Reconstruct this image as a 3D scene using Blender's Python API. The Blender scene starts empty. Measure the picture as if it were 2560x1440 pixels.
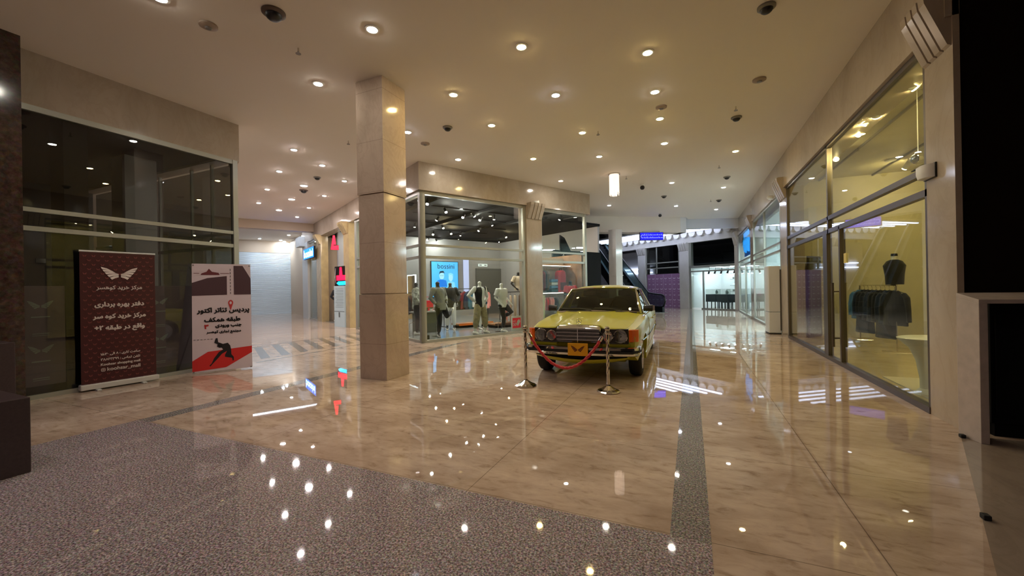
import bpy, bmesh, math, random, unicodedata
from mathutils import Vector, Matrix
from mathutils.geometry import interpolate_bezier, tessellate_polygon
random.seed(7)
SC = bpy.context.scene
COL = SC.collection
PI = math.pi
# ------------------------------------------------------------------ camera
H = 1.4
FPX, YAW, PITCH, ROLL = 1006.5, 0.4179, 0.00116, -0.01745
_cy, _sy, _cp, _sp = math.cos(YAW), math.sin(YAW), math.cos(PITCH), math.sin(PITCH)
_f0 = Vector((-_sy, _cy, 0)); _r0 = Vector((_cy, _sy, 0)); _u0 = Vector((0, 0, 1))
FWD = _f0*_cp + _u0*_sp
_u1 = -_f0*_sp + _u0*_cp
RGT = _r0*math.cos(ROLL) + _u1*math.sin(ROLL)
UPV = -_r0*math.sin(ROLL) + _u1*math.cos(ROLL)
cam = bpy.data.cameras.new('camera')
cam.sensor_width = 36; cam.lens = FPX/2560*36; cam.clip_start = 0.02; cam.clip_end = 200
camo = bpy.data.objects.new('camera', cam); COL.objects.link(camo)
camo.matrix_world = Matrix(((RGT.x, UPV.x, -FWD.x, 0), (RGT.y, UPV.y, -FWD.y, 0), (RGT.z, UPV.z, -FWD.z, H), (0, 0, 0, 1)))
SC.camera = camo
# ------------------------------------------------------------------ world, exposure
W = bpy.data.worlds.new('night'); SC.world = W; W.use_nodes = True
W.node_tree.nodes['Background'].inputs[0].default_value = (0.02, 0.02, 0.03, 1)
W.node_tree.nodes['Background'].inputs[1].default_value = 0.2
SC.view_settings.view_transform = 'Standard'
SC.view_settings.look = 'None'
SC.view_settings.exposure = 0.0
SC.view_settings.gamma = 1.0
SC.view_settings.use_curve_mapping = False
LAMP = 372.0      # radiance of the ceiling downlights
SC.cycles.transparent_max_bounces = 16
SC.cycles.max_bounces = 7; SC.cycles.glossy_bounces = 3
# ------------------------------------------------------------------ helpers
def lin(c):
    r = []
    for x in c:
        x /= 255.0
        r.append(x/12.92 if x <= 0.04045 else ((x+0.055)/1.055)**2.4)
    return (r[0], r[1], r[2], 1.0)
def node_mat(name):
    m = bpy.data.materials.new(name); m.use_nodes = True
    nt = m.node_tree
    return m, nt, nt.nodes['Principled BSDF'], nt.nodes['Material Output']
def mat(name, c, rough=0.5, metal=0.0, spec=0.5, noise=0.0, nscale=8.0, coat=0.0, bump=0.0, sheen=0.0):
    m, nt, b, o = node_mat(name)
    b.inputs['Base Color'].default_value = lin(c)
    b.inputs['Roughness'].default_value = rough
    b.inputs['Metallic'].default_value = metal
    b.inputs['Specular IOR Level'].default_value = spec
    b.inputs['Coat Weight'].default_value = coat
    b.inputs['Coat Roughness'].default_value = 0.03
    b.inputs['Sheen Weight'].default_value = sheen
    if noise or bump:
        tc = nt.nodes.new('ShaderNodeTexCoord'); n = nt.nodes.new('ShaderNodeTexNoise')
        n.inputs['Scale'].default_value = nscale; n.inputs['Detail'].default_value = 5
        nt.links.new(tc.outputs['Object'], n.inputs['Vector'])
        if noise:
            r = nt.nodes.new('ShaderNodeValToRGB')
            r.color_ramp.elements[0].position = 0.3; r.color_ramp.elements[1].position = 0.7
            lo = [max(0, x*(1-noise)) for x in c]; hi = [min(255, x*(1+noise*.6)) for x in c]
            r.color_ramp.elements[0].color = lin(lo); r.color_ramp.elements[1].color = lin(hi)
            nt.links.new(n.outputs['Fac'], r.inputs['Fac']); nt.links.new(r.outputs['Color'], b.inputs['Base Color'])
        if bump:
            bp = nt.nodes.new('ShaderNodeBump'); bp.inputs['Strength'].default_value = bump; bp.inputs['Distance'].default_value = 0.01
            nt.links.new(n.outputs['Fac'], bp.inputs['Height']); nt.links.new(bp.outputs['Normal'], b.inputs['Normal'])
    return m
def emit(name, c, s):
    m, nt, b, o = node_mat(name)
    b.inputs['Base Color'].default_value = lin(c); b.inputs['Roughness'].default_value = 0.4
    b.inputs['Emission Color'].default_value = lin(c); b.inputs['Emission Strength'].default_value = s
    return m
def glass(name, tint=(235, 240, 238), f0=0.04, rough=0.0):
    """thin architectural pane: clear straight through, mirror by Schlick's law"""
    m, nt, b, o = node_mat(name)
    nt.nodes.remove(b)
    lw = nt.nodes.new('ShaderNodeLayerWeight'); lw.inputs['Blend'].default_value = 0.5
    p = nt.nodes.new('ShaderNodeMath'); p.operation = 'POWER'; p.inputs[1].default_value = 5
    q = nt.nodes.new('ShaderNodeMath'); q.operation = 'MULTIPLY_ADD'; q.inputs[1].default_value = 1-f0; q.inputs[2].default_value = f0
    t = nt.nodes.new('ShaderNodeBsdfTransparent'); t.inputs[0].default_value = lin(tint)
    g = nt.nodes.new('ShaderNodeBsdfGlossy'); g.inputs['Roughness'].default_value = rough
    mx = nt.nodes.new('ShaderNodeMixShader')
    nt.links.new(lw.outputs['Facing'], p.inputs[0]); nt.links.new(p.outputs[0], q.inputs[0])
    nt.links.new(q.outputs[0], mx.inputs[0]); nt.links.new(t.outputs[0], mx.inputs[1]); nt.links.new(g.outputs[0], mx.inputs[2])
    nt.links.new(mx.outputs[0], o.inputs['Surface'])
    return m
def stone(name, c1, c2, c3, rough, scale, stretch=(1, 1, 1), vein=0.35, joints=None, coords='Object'):
    """polished marble: soft clouds, thin darker veins, optional dark joints at given x / y steps"""
    m, nt, b, o = node_mat(name)
    N = nt.nodes.new; Lk = nt.links.new
    tc = N('ShaderNodeTexCoord'); mp = N('ShaderNodeMapping'); mp.inputs['Scale'].default_value = stretch
    Lk(tc.outputs[coords], mp.inputs['Vector'])
    n1 = N('ShaderNodeTexNoise'); n1.inputs['Scale'].default_value = scale; n1.inputs['Detail'].default_value = 6; n1.inputs['Distortion'].default_value = 0.6
    n2 = N('ShaderNodeTexNoise'); n2.inputs['Scale'].default_value = scale*2.3; n2.inputs['Detail'].default_value = 8; n2.inputs['Distortion'].default_value = 1.6
    n2.inputs['Roughness'].default_value = 0.65
    Lk(mp.outputs[0], n1.inputs['Vector']); Lk(mp.outputs[0], n2.inputs['Vector'])
    r1 = N('ShaderNodeValToRGB'); r1.color_ramp.elements[0].position = .33; r1.color_ramp.elements[1].position = .68
    r1.color_ramp.elements[0].color = lin(c1); r1.color_ramp.elements[1].color = lin(c2)
    Lk(n1.outputs['Fac'], r1.inputs['Fac'])
    r2 = N('ShaderNodeValToRGB')
    e = r2.color_ramp.elements; e[0].position = .45; e[0].color = (0, 0, 0, 1); e[1].position = .5; e[1].color = (1, 1, 1, 1)
    e2 = e.new(.55); e2.color = (0, 0, 0, 1)
    Lk(n2.outputs['Fac'], r2.inputs['Fac'])
    ml = N('ShaderNodeMath'); ml.operation = 'MULTIPLY'; ml.inputs[1].default_value = vein
    Lk(r2.outputs['Color'], ml.inputs[0])
    mx = N('ShaderNodeMix'); mx.data_type = 'RGBA'
    Lk(ml.outputs[0], mx.inputs['Factor']); Lk(r1.outputs['Color'], mx.inputs['A']); mx.inputs['B'].default_value = lin(c3)
    out = mx.outputs['Result']
    if joints:
        sp = N('ShaderNodeSeparateXYZ'); Lk(tc.outputs[coords], sp.inputs[0])
        acc = None
        for ax, step, off, wd in joints:
            a1 = N('ShaderNodeMath'); a1.operation = 'SUBTRACT'; a1.inputs[1].default_value = off; Lk(sp.outputs[ax], a1.inputs[0])
            a2 = N('ShaderNodeMath'); a2.operation = 'PINGPONG'; a2.inputs[1].default_value = step/2; Lk(a1.outputs[0], a2.inputs[0])
            a3 = N('ShaderNodeMath'); a3.operation = 'LESS_THAN'; a3.inputs[1].default_value = wd/2; Lk(a2.outputs[0], a3.inputs[0])
            if acc is None: acc = a3
            else:
                a4 = N('ShaderNodeMath'); a4.operation = 'MAXIMUM'; Lk(acc.outputs[0], a4.inputs[0]); Lk(a3.outputs[0], a4.inputs[1]); acc = a4
        fj = N('ShaderNodeMath'); fj.operation = 'MULTIPLY'; fj.inputs[1].default_value = .6; Lk(acc.outputs[0], fj.inputs[0])
        m2 = N('ShaderNodeMix'); m2.data_type = 'RGBA'; Lk(fj.outputs[0], m2.inputs['Factor']); Lk(out, m2.inputs['A']); m2.inputs['B'].default_value = lin((70, 52, 40))
        out = m2.outputs['Result']
    Lk(out, b.inputs['Base Color'])
    b.inputs['Roughness'].default_value = rough
    return m
def floor_stone(name, c1, c2, c3, rough, joints):
    """polished floor slabs: warm clouds, fine dark flecks drawn out along x, thin joints"""
    m = stone(name, c1, c2, c3, rough, 1.7, (.8, 1.3, 1), 0.0, joints)
    nt = m.node_tree; N = nt.nodes.new; Lk = nt.links.new
    b = nt.nodes['Principled BSDF']; src = b.inputs['Base Color'].links[0].from_socket
    tc = N('ShaderNodeTexCoord'); mp = N('ShaderNodeMapping'); mp.inputs['Scale'].default_value = (5.5, 13, 1); mp.inputs['Rotation'].default_value = (0, 0, .12)
    n = N('ShaderNodeTexNoise'); n.inputs['Scale'].default_value = 1.0; n.inputs['Detail'].default_value = 9; n.inputs['Roughness'].default_value = .68; n.inputs['Distortion'].default_value = .5
    Lk(tc.outputs['Object'], mp.inputs['Vector']); Lk(mp.outputs[0], n.inputs['Vector'])
    r = N('ShaderNodeValToRGB'); e = r.color_ramp.elements; e[0].position = .30; e[0].color = (.50, .42, .36, 1); e[1].position = .62; e[1].color = (1.06, 1.06, 1.06, 1)
    k = e.new(.45); k.color = (.92, .90, .88, 1)
    Lk(n.outputs['Fac'], r.inputs['Fac'])
    mx = N('ShaderNodeMix'); mx.data_type = 'RGBA'; mx.blend_type = 'MULTIPLY'; mx.inputs['Factor'].default_value = .85
    Lk(src, mx.inputs['A']); Lk(r.outputs['Color'], mx.inputs['B']); Lk(mx.outputs['Result'], b.inputs['Base Color'])
    return m
def granite(name, c1, c2, c3, rough, scale):
    m, nt, b, o = node_mat(name)
    N = nt.nodes.new; Lk = nt.links.new
    tc = N('ShaderNodeTexCoord')
    n1 = N('ShaderNodeTexNoise'); n1.inputs['Scale'].default_value = scale; n1.inputs['Detail'].default_value = 4; n1.inputs['Roughness'].default_value = .7
    v = N('ShaderNodeTexVoronoi'); v.inputs['Scale'].default_value = scale*1.7
    Lk(tc.outputs['Object'], n1.inputs['Vector']); Lk(tc.outputs['Object'], v.inputs['Vector'])
    r = N('ShaderNodeValToRGB'); e = r.color_ramp.elements
    e[0].position = .36; e[0].color = lin(c1); e[1].position = .66; e[1].color = lin(c3)
    k = e.new(.5); k.color = lin(c2)
    Lk(n1.outputs['Fac'], r.inputs['Fac'])
    mx = N('ShaderNodeMix'); mx.data_type = 'RGBA'; mx.blend_type = 'MULTIPLY'; mx.inputs['Factor'].default_value = .35
    Lk(r.outputs['Color'], mx.inputs['A']); Lk(v.outputs['Color'], mx.inputs['B'])
    Lk(mx.outputs['Result'], b.inputs['Base Color'])
    b.inputs['Roughness'].default_value = rough
    return m

class MB:
    """collects shapes in one bmesh; .build links them as ONE mesh object. xf maps local points."""
    def __init__(s, xf=None):
        s.b = bmesh.new(); s.xf = xf or (lambda p: p)
    def v(s, p): return s.b.verts.new(s.xf(Vector(p)))
    def face(s, pts, mi=0):
        f = s.b.faces.new([s.v(p) for p in pts]); f.material_index = mi; return f
    def box(s, x0, x1, y0, y1, z0, z1, mi=0):
        c = [(x0, y0, z0), (x1, y0, z0), (x1, y1, z0), (x0, y1, z0), (x0, y0, z1), (x1, y0, z1), (x1, y1, z1), (x0, y1, z1)]
        vs = [s.v(p) for p in c]
        for q in ((0, 3, 2, 1), (4, 5, 6, 7), (0, 1, 5, 4), (1, 2, 6, 5), (2, 3, 7, 6), (3, 0, 4, 7)):
            s.b.faces.new([vs[i] for i in q]).material_index = mi
        return s
    def hexa(s, c, mi=0):
        vs = [s.v(p) for p in c]
        for q in ((0, 3, 2, 1), (4, 5, 6, 7), (0, 1, 5, 4), (1, 2, 6, 5), (2, 3, 7, 6), (3, 0, 4, 7)):
            s.b.faces.new([vs[i] for i in q]).material_index = mi
        return s
    def prism(s, poly, z0, z1, mi=0):
        """polygon in xy, extruded in z"""
        a = [s.v((p[0], p[1], z0)) for p in poly]; c = [s.v((p[0], p[1], z1)) for p in poly]
        n = len(poly)
        s.b.faces.new(a[::-1]).material_index = mi; s.b.faces.new(c).material_index = mi
        for i in range(n): s.b.faces.new((a[i], a[(i+1) % n], c[(i+1) % n], c[i])).material_index = mi
        return s
    def slab(s, poly, d0, d1, axis='y', mi=0):
        """polygon given in the plane across `axis`, thick from d0 to d1 along it. axis y: (x,z); axis x: (y,z)"""
        f = (lambda p, d: (p[0], d, p[1])) if axis == 'y' else ((lambda p, d: (d, p[0], p[1])) if axis == 'x' else (lambda p, d: (p[0], p[1], d)))
        a = [s.v(f(p, d0)) for p in poly]; c = [s.v(f(p, d1)) for p in poly]
        n = len(poly)
        s.b.faces.new(a).material_index = mi; s.b.faces.new(c[::-1]).material_index = mi
        for i in range(n): s.b.faces.new((a[(i+1) % n], a[i], c[i], c[(i+1) % n])).material_index = mi
        return s
    def loft(s, rings, cap=True, closed=True, mi=0):
        R = [[s.v(p) for p in r] for r in rings]
        n = len(R[0])
        for a, c in zip(R, R[1:]):
            for i in range(n if closed else n-1):
                j = (i+1) % n
                s.b.faces.new((a[i], a[j], c[j], c[i])).material_index = mi
        if cap and closed:
            s.b.faces.new(R[0][::-1]).material_index = mi; s.b.faces.new(R[-1]).material_index = mi
        return s
    def tube(s, pts, r, n=8, mi=0, cap=True, flat=1.0):
        pts = [Vector(p) for p in pts]
        rs = r if isinstance(r, (list, tuple)) else [r]*len(pts)
        rings = []; up = None
        for i, p in enumerate(pts):
            d = (pts[min(i+1, len(pts)-1)] - pts[max(i-1, 0)]).normalized()
            if up is None:
                up = Vector((0, 0, 1)) if abs(d.z) < .9 else Vector((0, 1, 0))
            x = d.cross(up).normalized(); up = x.cross(d).normalized()
            rings.append([p + x*rs[i]*math.cos(2*PI*k/n) + up*rs[i]*flat*math.sin(2*PI*k/n) for k in range(n)])
        return s.loft(rings, cap, True, mi)
    def lathe(s, prof, c=(0, 0, 0), n=24, axis='z', mi=0):
        c = Vector(c); rings = []
        for r, h in prof:
            ring = []
            for k in range(n):
                t = 2*PI*k/n; x, y = max(r, 1e-4)*math.cos(t), max(r, 1e-4)*math.sin(t)
                ring.append(c + (Vector((x, y, h)) if axis == 'z' else (Vector((h, x, y)) if axis == 'x' else Vector((y, h, x)))))
            rings.append(ring)
        return s.loft(rings, True, True, mi)
    def ball(s, c, r, n=12, sc=(1, 1, 1), mi=0):
        m = n//2; rings = []
        for j in range(1, m):
            t = PI*j/m
            rings.append([(c[0]+r*sc[0]*math.sin(t)*math.cos(2*PI*k/n), c[1]+r*sc[1]*math.sin(t)*math.sin(2*PI*k/n), c[2]-r*sc[2]*math.cos(t)) for k in range(n)])
        return s.loft(rings, True, True, mi)
    def build(s, name, m, parent=None, smooth=False, bevel=0.0, sub=0, kind=None, wn=False):
        bmesh.ops.recalc_face_normals(s.b, faces=s.b.faces[:])
        me = bpy.data.meshes.new(name); s.b.to_mesh(me); s.b.free()
        return link(name, me, m, parent, smooth, bevel, sub, kind)
def link(name, me, m, parent=None, smooth=False, bevel=0.0, sub=0, kind=None):
    o = bpy.data.objects.new(name, me); COL.objects.link(o)
    for k in (m if isinstance(m, (list, tuple)) else [m]): me.materials.append(k)
    if smooth:
        for p in me.polygons: p.use_smooth = True
        try: me.set_sharp_from_angle(angle=math.radians(40))
        except Exception: pass
    if bevel:
        bv = o.modifiers.new('edge', 'BEVEL'); bv.width = bevel; bv.segments = 2; bv.limit_method = 'ANGLE'; bv.angle_limit = math.radians(40)
    if sub:
        sb = o.modifiers.new('sub', 'SUBSURF'); sb.levels = sub; sb.render_levels = sub
    if parent: o.parent = parent
    if kind: o['kind'] = kind
    return o
def bake(o):
    """apply modifiers without operators"""
    dg = bpy.context.evaluated_depsgraph_get()
    me = bpy.data.meshes.new_from_object(o.evaluated_get(dg))
    o.modifiers.clear(); o.data = me
    return o
def tag(o, label, cat, group=None, kind=None):
    o['label'] = label; o['category'] = cat
    if group: o['group'] = group
    if kind: o['kind'] = kind
    return o
def thing(name, label, cat, loc=(0, 0, 0), rz=0.0, group=None):
    o = bpy.data.objects.new(name, None); COL.objects.link(o)
    o.empty_display_size = .1
    o.location = loc; o.rotation_euler = (0, 0, rz)
    return tag(o, label, cat, group)
def copy_tree(o, parent=None):
    c = o.copy(); COL.objects.link(c)
    if parent: c.parent = parent
    for ch in list(o.children): copy_tree(ch, c)
    return c
def struct(name, mb, m, **k): return mb.build(name, m, kind='structure', **k)
def ray(x, y): return RGT*((x-1280)/FPX) + UPV*((720-y)/FPX) + FWD
def fl(x, y, z=0.0):
    """point of the level plane z that the photograph shows at x, y"""
    d = ray(x, y); t = (z-H)/d.z
    return Vector((d.x*t, d.y*t, z))
def hgt(x, y, b):
    """height of what the photograph shows at x, y straight above the floor point b"""
    d = ray(x, y); t = (b[0]*d.x+b[1]*d.y)/(d.x**2+d.y**2)
    return H+t*d.z
# Persian lettering: joined letter forms, laid out right to left
FORMS = {}
for _c in list(range(0xFB50, 0xFDFF))+list(range(0xFE70, 0xFEFF)):
    _d = unicodedata.decomposition(chr(_c)).split()
    if len(_d) == 2 and _d[0] in ('<isolated>', '<final>', '<initial>', '<medial>'):
        FORMS.setdefault(chr(int(_d[1], 16)), {})[_d[0][1:-1]] = chr(_c)
def shape(s):
    out = []; n = len(s)
    jn = lambda ch: ch in FORMS and 'initial' in FORMS[ch]
    jp = lambda ch: ch in FORMS and 'final' in FORMS[ch]
    for i, ch in enumerate(s):
        if ch not in FORMS: out.append(ch); continue
        p = i > 0 and jn(s[i-1]) and jp(ch); q = i < n-1 and jn(ch) and jp(s[i+1])
        out.append(FORMS[ch].get('medial' if p and q else 'final' if p else 'initial' if q else 'isolated', ch))
    r = []; run = []
    for ch in reversed(out):
        if ch.isdigit() or ch == ':' and run: run.append(ch)
        else: r += run[::-1]; run = []; r.append(ch)
    return ''.join(r + run[::-1])
def text_polys(s, width=None, height=None, bold=0.0, persian=False):
    """flat letters as a list of polygons (lists of (x, y)), scaled to the width or height, centred.
    Each outline is filled on its own with the holes inside it, so overlapping strokes stay solid."""
    cu = bpy.data.curves.new('letters', 'FONT'); cu.body = shape(s) if persian else s
    o = bpy.data.objects.new('letters', cu); COL.objects.link(o)
    dg = bpy.context.evaluated_depsgraph_get(); dg.update()
    loops = []
    for sp in o.evaluated_get(dg).to_curve(dg).splines:
        bp = sp.bezier_points; pts = []
        for i in range(len(bp)):
            p, q = bp[i], bp[(i+1) % len(bp)]
            seg = interpolate_bezier(p.co, p.handle_right, q.handle_left, q.co, 5)
            pts += [(c.x, c.y) for c in seg[:-1]]
        cl_ = [pts[0]]
        for c in pts[1:]:
            if abs(c[0]-cl_[-1][0])+abs(c[1]-cl_[-1][1]) > 1e-4: cl_.append(c)
        if len(cl_) > 2: loops.append(cl_)
    bpy.data.objects.remove(o)
    area = lambda P: sum(P[i-1][0]*P[i][1]-P[i][0]*P[i-1][1] for i in range(len(P)))/2
    def inside(p, P):
        r = False
        for i in range(len(P)):
            a, b = P[i-1], P[i]
            if (a[1] > p[1]) != (b[1] > p[1]) and p[0] < (b[0]-a[0])*(p[1]-a[1])/(b[1]-a[1])+a[0]: r = not r
        return r
    sg = area(max(loops, key=lambda P: abs(area(P)))) > 0
    tris = []
    for P in loops:
        if (area(P) > 0) != sg and any((area(Q) > 0) == sg and inside(P[0], Q) for Q in loops): continue
        hs = [Q for Q in loops if (area(Q) > 0) != sg and inside(Q[0], P) and abs(area(Q)) < abs(area(P))]
        ring_ = [P]+hs; al = [c for r in ring_ for c in r]
        for t in tessellate_polygon([[Vector((c[0], c[1], 0)) for c in r] for r in ring_]): tris.append([al[i] for i in t])
    xs = [c[0] for t in tris for c in t]; ys = [c[1] for t in tris for c in t]
    x0, x1, y0, y1 = min(xs), max(xs), min(ys), max(ys)
    k = width/(x1-x0) if width else height/(y1-y0)
    kk = (height/(y1-y0)) if (width and height) else k
    cx, cy = (x0+x1)/2, (y0+y1)/2
    out = []
    for dx, dy in ([(0, 0)] if not bold else [(-bold, 0), (bold, 0), (0, bold), (0, -bold)]):
        out += [[((x-cx)*k+dx, (y-cy)*kk+dy) for x, y in t] for t in tris]
    return out
def wing_logo(w):
    """striped butterfly: two wings of five curved bands each, w wide"""
    P = []
    for sx in (-1, 1):
        for k in range(5):
            t0 = k/5; t1 = t0+.15
            # outer edge runs from (1,1) down to (.35,-.55); bands sweep to the body at (.03, y)
            def edge(t): return (1.0-.62*t**1.3, .52-.98*t)
            def root(t): return (.38-.36*min(1, t*1.15)*1.0, .22-.36*t) if t < .55 else (.06, .03-.16*(t-.55)*4)
            a, c = edge(t0), edge(t1); d, e = root(t1), root(t0)
            mid = lambda p, q, b: ((p[0]+q[0])/2, (p[1]+q[1])/2+b)
            poly = [a, mid(a, e, .05), e, d, mid(c, d, .03), c]
            P.append([(sx*x*w/2, y*w/2*.98) for x, y in poly])
    return P
def small_wing(w):
    P = []
    for sx in (-1, 1):
        P.append([(0, -.1*w), (sx*.12*w, -.28*w), (sx*.25*w, -.25*w), (sx*.30*w, -.02*w), (sx*.5*w, .28*w), (sx*.22*w, .2*w), (sx*.06*w, .02*w)])
    return P
def flat(mb, polys, at, ux, uz, mi=0):
    """lay flat polygons on a face: at = centre, ux / uz = unit vectors to the right / up"""
    at = Vector(at); ux = Vector(ux); uz = Vector(uz)
    for p in polys:
        try:
            f = mb.b.faces.new([mb.v(at+ux*x+uz*y) for x, y in p]); f.material_index = mi
        except ValueError: pass
def bezier(p0, p1, p2, n=8):
    return [Vector(p0)*(1-t)**2+Vector(p1)*2*t*(1-t)+Vector(p2)*t*t for t in [i/n for i in range(n+1)]]
# ------------------------------------------------------------------ materials
M = {}
M['marble'] = floor_stone('floor_marble', (174, 152, 134), (206, 186, 168), (136, 110, 92), .014, [('X', 2.32, .875, .006), ('Y', 1.27, 2.43, .006)])
M['cladding'] = stone('cladding_marble', (158, 144, 128), (180, 166, 150), (138, 120, 104), .12, .9, (1, 1, .6), .16)
M['cladding_pale'] = stone('cladding_pale', (196, 190, 182), (212, 208, 202), (176, 166, 156), .15, .9, (1, 1, .6), .12)
M['column'] = stone('column_marble', (178, 150, 122), (204, 176, 146), (150, 116, 88), .1, 1.0, (1, 1, .7), .2)
M['granite'] = granite('granite_grey', (78, 66, 68), (156, 144, 148), (236, 224, 228), .03, 85)
M['granite_strip'] = granite('granite_strip', (72, 68, 66), (138, 132, 130), (206, 200, 198), .025, 85)
M['granite_dark'] = granite('granite_dark', (16, 13, 11), (24, 20, 17), (36, 30, 26), .06, 30)
M['granite_dark'].node_tree.nodes['Principled BSDF'].inputs['Specular IOR Level'].default_value = .3
M['granite_brown'] = granite('granite_brown', (58, 44, 38), (74, 58, 50), (90, 72, 62), .12, 14)
M['granite_black'] = mat('granite_black', (28, 20, 13), .14, spec=.3)
M['plinth'] = mat('plinth_dark', (62, 50, 52), .35, noise=.1, nscale=60)
M['paint'] = mat('ceiling_paint', (226, 218, 208), .75)
M['beige_paint'] = mat('beige_paint', (190, 172, 150), .6)
M['white_paint'] = mat('white_paint', (222, 222, 222), .5)
M['grey_paint'] = mat('grey_paint', (150, 148, 146), .6)
M['dark_paint'] = mat('dark_paint', (40, 40, 44), .6)
M['black_paint'] = mat('black_paint', (12, 12, 12), .85, spec=.2)
M['yellow_wall'] = mat('warm_wall', (206, 198, 168), .55, noise=.05, nscale=2)
M['alu'] = mat('aluminium', (158, 158, 148), .35, .25)
M['alu_dark'] = mat('aluminium_bronze', (96, 88, 80), .35, .7)
M['alu_white'] = mat('aluminium_white', (206, 208, 206), .4, .2)
M['glass'] = glass('shop_glass')
M['glass_dark'] = glass('shop_glass_dark', (205, 207, 205), .055)
M['steel'] = mat('polished_steel', (214, 208, 200), .12, 1.0)
M['chrome'] = mat('chrome', (222, 222, 222), .07, 1.0)
M['black'] = mat('black_plastic', (18, 18, 19), .4)
M['rubber'] = mat('rubber', (22, 22, 23), .75)
M['white'] = mat('white_plastic', (226, 226, 222), .35)
M['grey_metal'] = mat('grey_metal', (120, 116, 112), .4, .3)
M['lens_warm'] = emit('lamp_warm', (255, 222, 142), LAMP)
M['lens_white'] = emit('lamp_white', (252, 244, 228), LAMP)
M['lens_cool'] = emit('lamp_cool', (226, 236, 255), LAMP)
M['lens_rose'] = emit('lamp_rose', (255, 214, 232), LAMP*1.25)  # only for unseen lamps, added to tint the near floor purple
CH = 4.75        # ceiling height
FB = 4.02        # underside of the stone fascias
A28 = math.radians(28.0)
B0 = Vector((-6.47, 8.73, 0)); U = Vector((math.sin(A28), math.cos(A28), 0)); V = Vector((-math.cos(A28), math.sin(A28), 0))
UVF = lambda p: B0 + U*p[0] + V*p[1] + Vector((0, 0, p[2]))
RZU = math.atan2(U.y, U.x)      # turn that lays local x along the window front
# ------------------------------------------------------------------ floor
mb = MB(); mb.prism([(-32, -5), (8, -5), (8, 44), (-32, 44)], -.2, 0); struct('floor', mb, M['marble'])
mb = MB(); mb.prism([(-5.68, -5), (.08, -5), (.08, 2.415), (-5.68, 2.415)], .0004, .0014); struct('floor_granite', mb, M['granite'])
mb = MB(); mb.prism([(-.13, 2.415), (.08, 2.415), (.08, 23.5), (-.13, 23.5)], .0004, .0014); struct('trim_1', mb, M['granite_strip'])
mb = MB(); mb.prism([(-5.68, 2.415), (-5.46, 2.415), (-5.46, 9.5), (-5.68, 8.4)], .0004, .0014); struct('trim_2', mb, M['granite_strip'])
M['floor_grey'] = mat('floor_grey_band', (120, 112, 104), .1, noise=.08, nscale=20)
mb = MB()
for k in range(9):
    y = 5.62+.475*k
    mb.prism([(-8.33, y), (-10.2, y+1.08), (-10.2, y+1.28), (-8.33, y+.2)], .0004, .0014)
mb.prism([(-8.02, 5.3), (-7.96, 5.3), (-7.96, 9.4), (-8.02, 9.4)], .0004, .0014)
mb.prism([(-10.35, 6.4), (-10.28, 6.36), (-10.28, 10.6), (-10.35, 10.6)], .0004, .0014)
struct('trim_3', mb, M['floor_grey'])
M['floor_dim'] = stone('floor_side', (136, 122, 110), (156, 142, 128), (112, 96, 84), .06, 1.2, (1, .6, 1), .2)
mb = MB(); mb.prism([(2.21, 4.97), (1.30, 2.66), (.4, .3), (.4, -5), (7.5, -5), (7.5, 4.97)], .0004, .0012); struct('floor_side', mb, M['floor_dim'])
# ------------------------------------------------------------------ ceilings
mb = MB()
mb.prism([(6, -5), (6, 26.5), (2.4, 26.5), (2.35, 23.2), (-.07, 22.3), (-.16, 21.6), (-4.5, 18.75), (-8, 20), (-16.9, 14.25), (-18.35, 11.6), (-32, 8), (-32, -5)], CH, CH+.25)
struct('ceiling', mb, M['paint'])
mb = MB()
mb.prism([(-16.9, 14.25), (-18.35, 11.6), (-32, 8), (-32, 26), (-20, 30), (-10, 19)], CH+.02, CH+.25)
struct('ceiling_far_left', mb, M['paint'])
mb = MB()
mb.prism([(-14, 19.5), (-8, 20), (-4.5, 18.75), (-.16, 21.6), (-.07, 22.3), (2.35, 23.2), (8, 26.5), (8, 46), (-14, 46)], 7.6, 7.8)
struct('ceiling_atrium', mb, M['paint'])
# ------------------------------------------------------------------ beams across the hall
_fa = Vector((2.25, 24.8, 0)); _fd = (Vector((-2.67, 28.6, 0))-_fa).normalized(); _fn = Vector((_fd.y, -_fd.x, 0))
FAR0 = lambda p: _fa + _fd*p[0] + _fn*p[1] + Vector((0, 0, p[2]))
def beam(name, p, q, z0, z1, th, m):
    p = Vector((p[0], p[1], 0)); q = Vector((q[0], q[1], 0)); d = (q-p).normalized(); n = Vector((-d.y, d.x, 0))*th
    mb = MB(); mb.prism([p, q, q+n, p+n], z0, z1); return struct(name, mb, m)
beam('beam_back', (-4.6, 18.66), (-.16, 21.6), 4.0, CH+.6, .7, M['paint'])
beam('beam_side', (-.16, 21.6), (-.6, 22.25), 4.0, 5.6, .3, M['white_paint'])
beam('beam_far', (-.3, 22.2), (2.33, 23.2), 4.28, 5.6, .35, M['white_paint'])
beam('beam_left', (-19.2, 10.05), (-16.75, 14.5), 4.36, CH+.05, .5, M['beige_paint'])
mb = MB(FAR0); mb.box(.3, 10, -2.7, -.4, 4.58, 4.66); struct('ceiling_far', mb, M['white_paint'])
# ------------------------------------------------------------------ shell out of sight
mb = MB(); mb.box(-32, 8, -5.2, -5, 0, CH); struct('wall_back', mb, M['beige_paint'])
mb = MB(); mb.box(8, 8.2, -5, 46, 0, 7.8); struct('wall_right_outer', mb, M['beige_paint'])
mb = MB(); mb.box(-32.2, -32, -5, 34, 0, CH); struct('wall_left_outer', mb, M['beige_paint'])
mb = MB(); mb.box(-34, 8, 46, 46.2, 0, 7.8); struct('wall_far', mb, M['grey_paint'])
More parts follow.
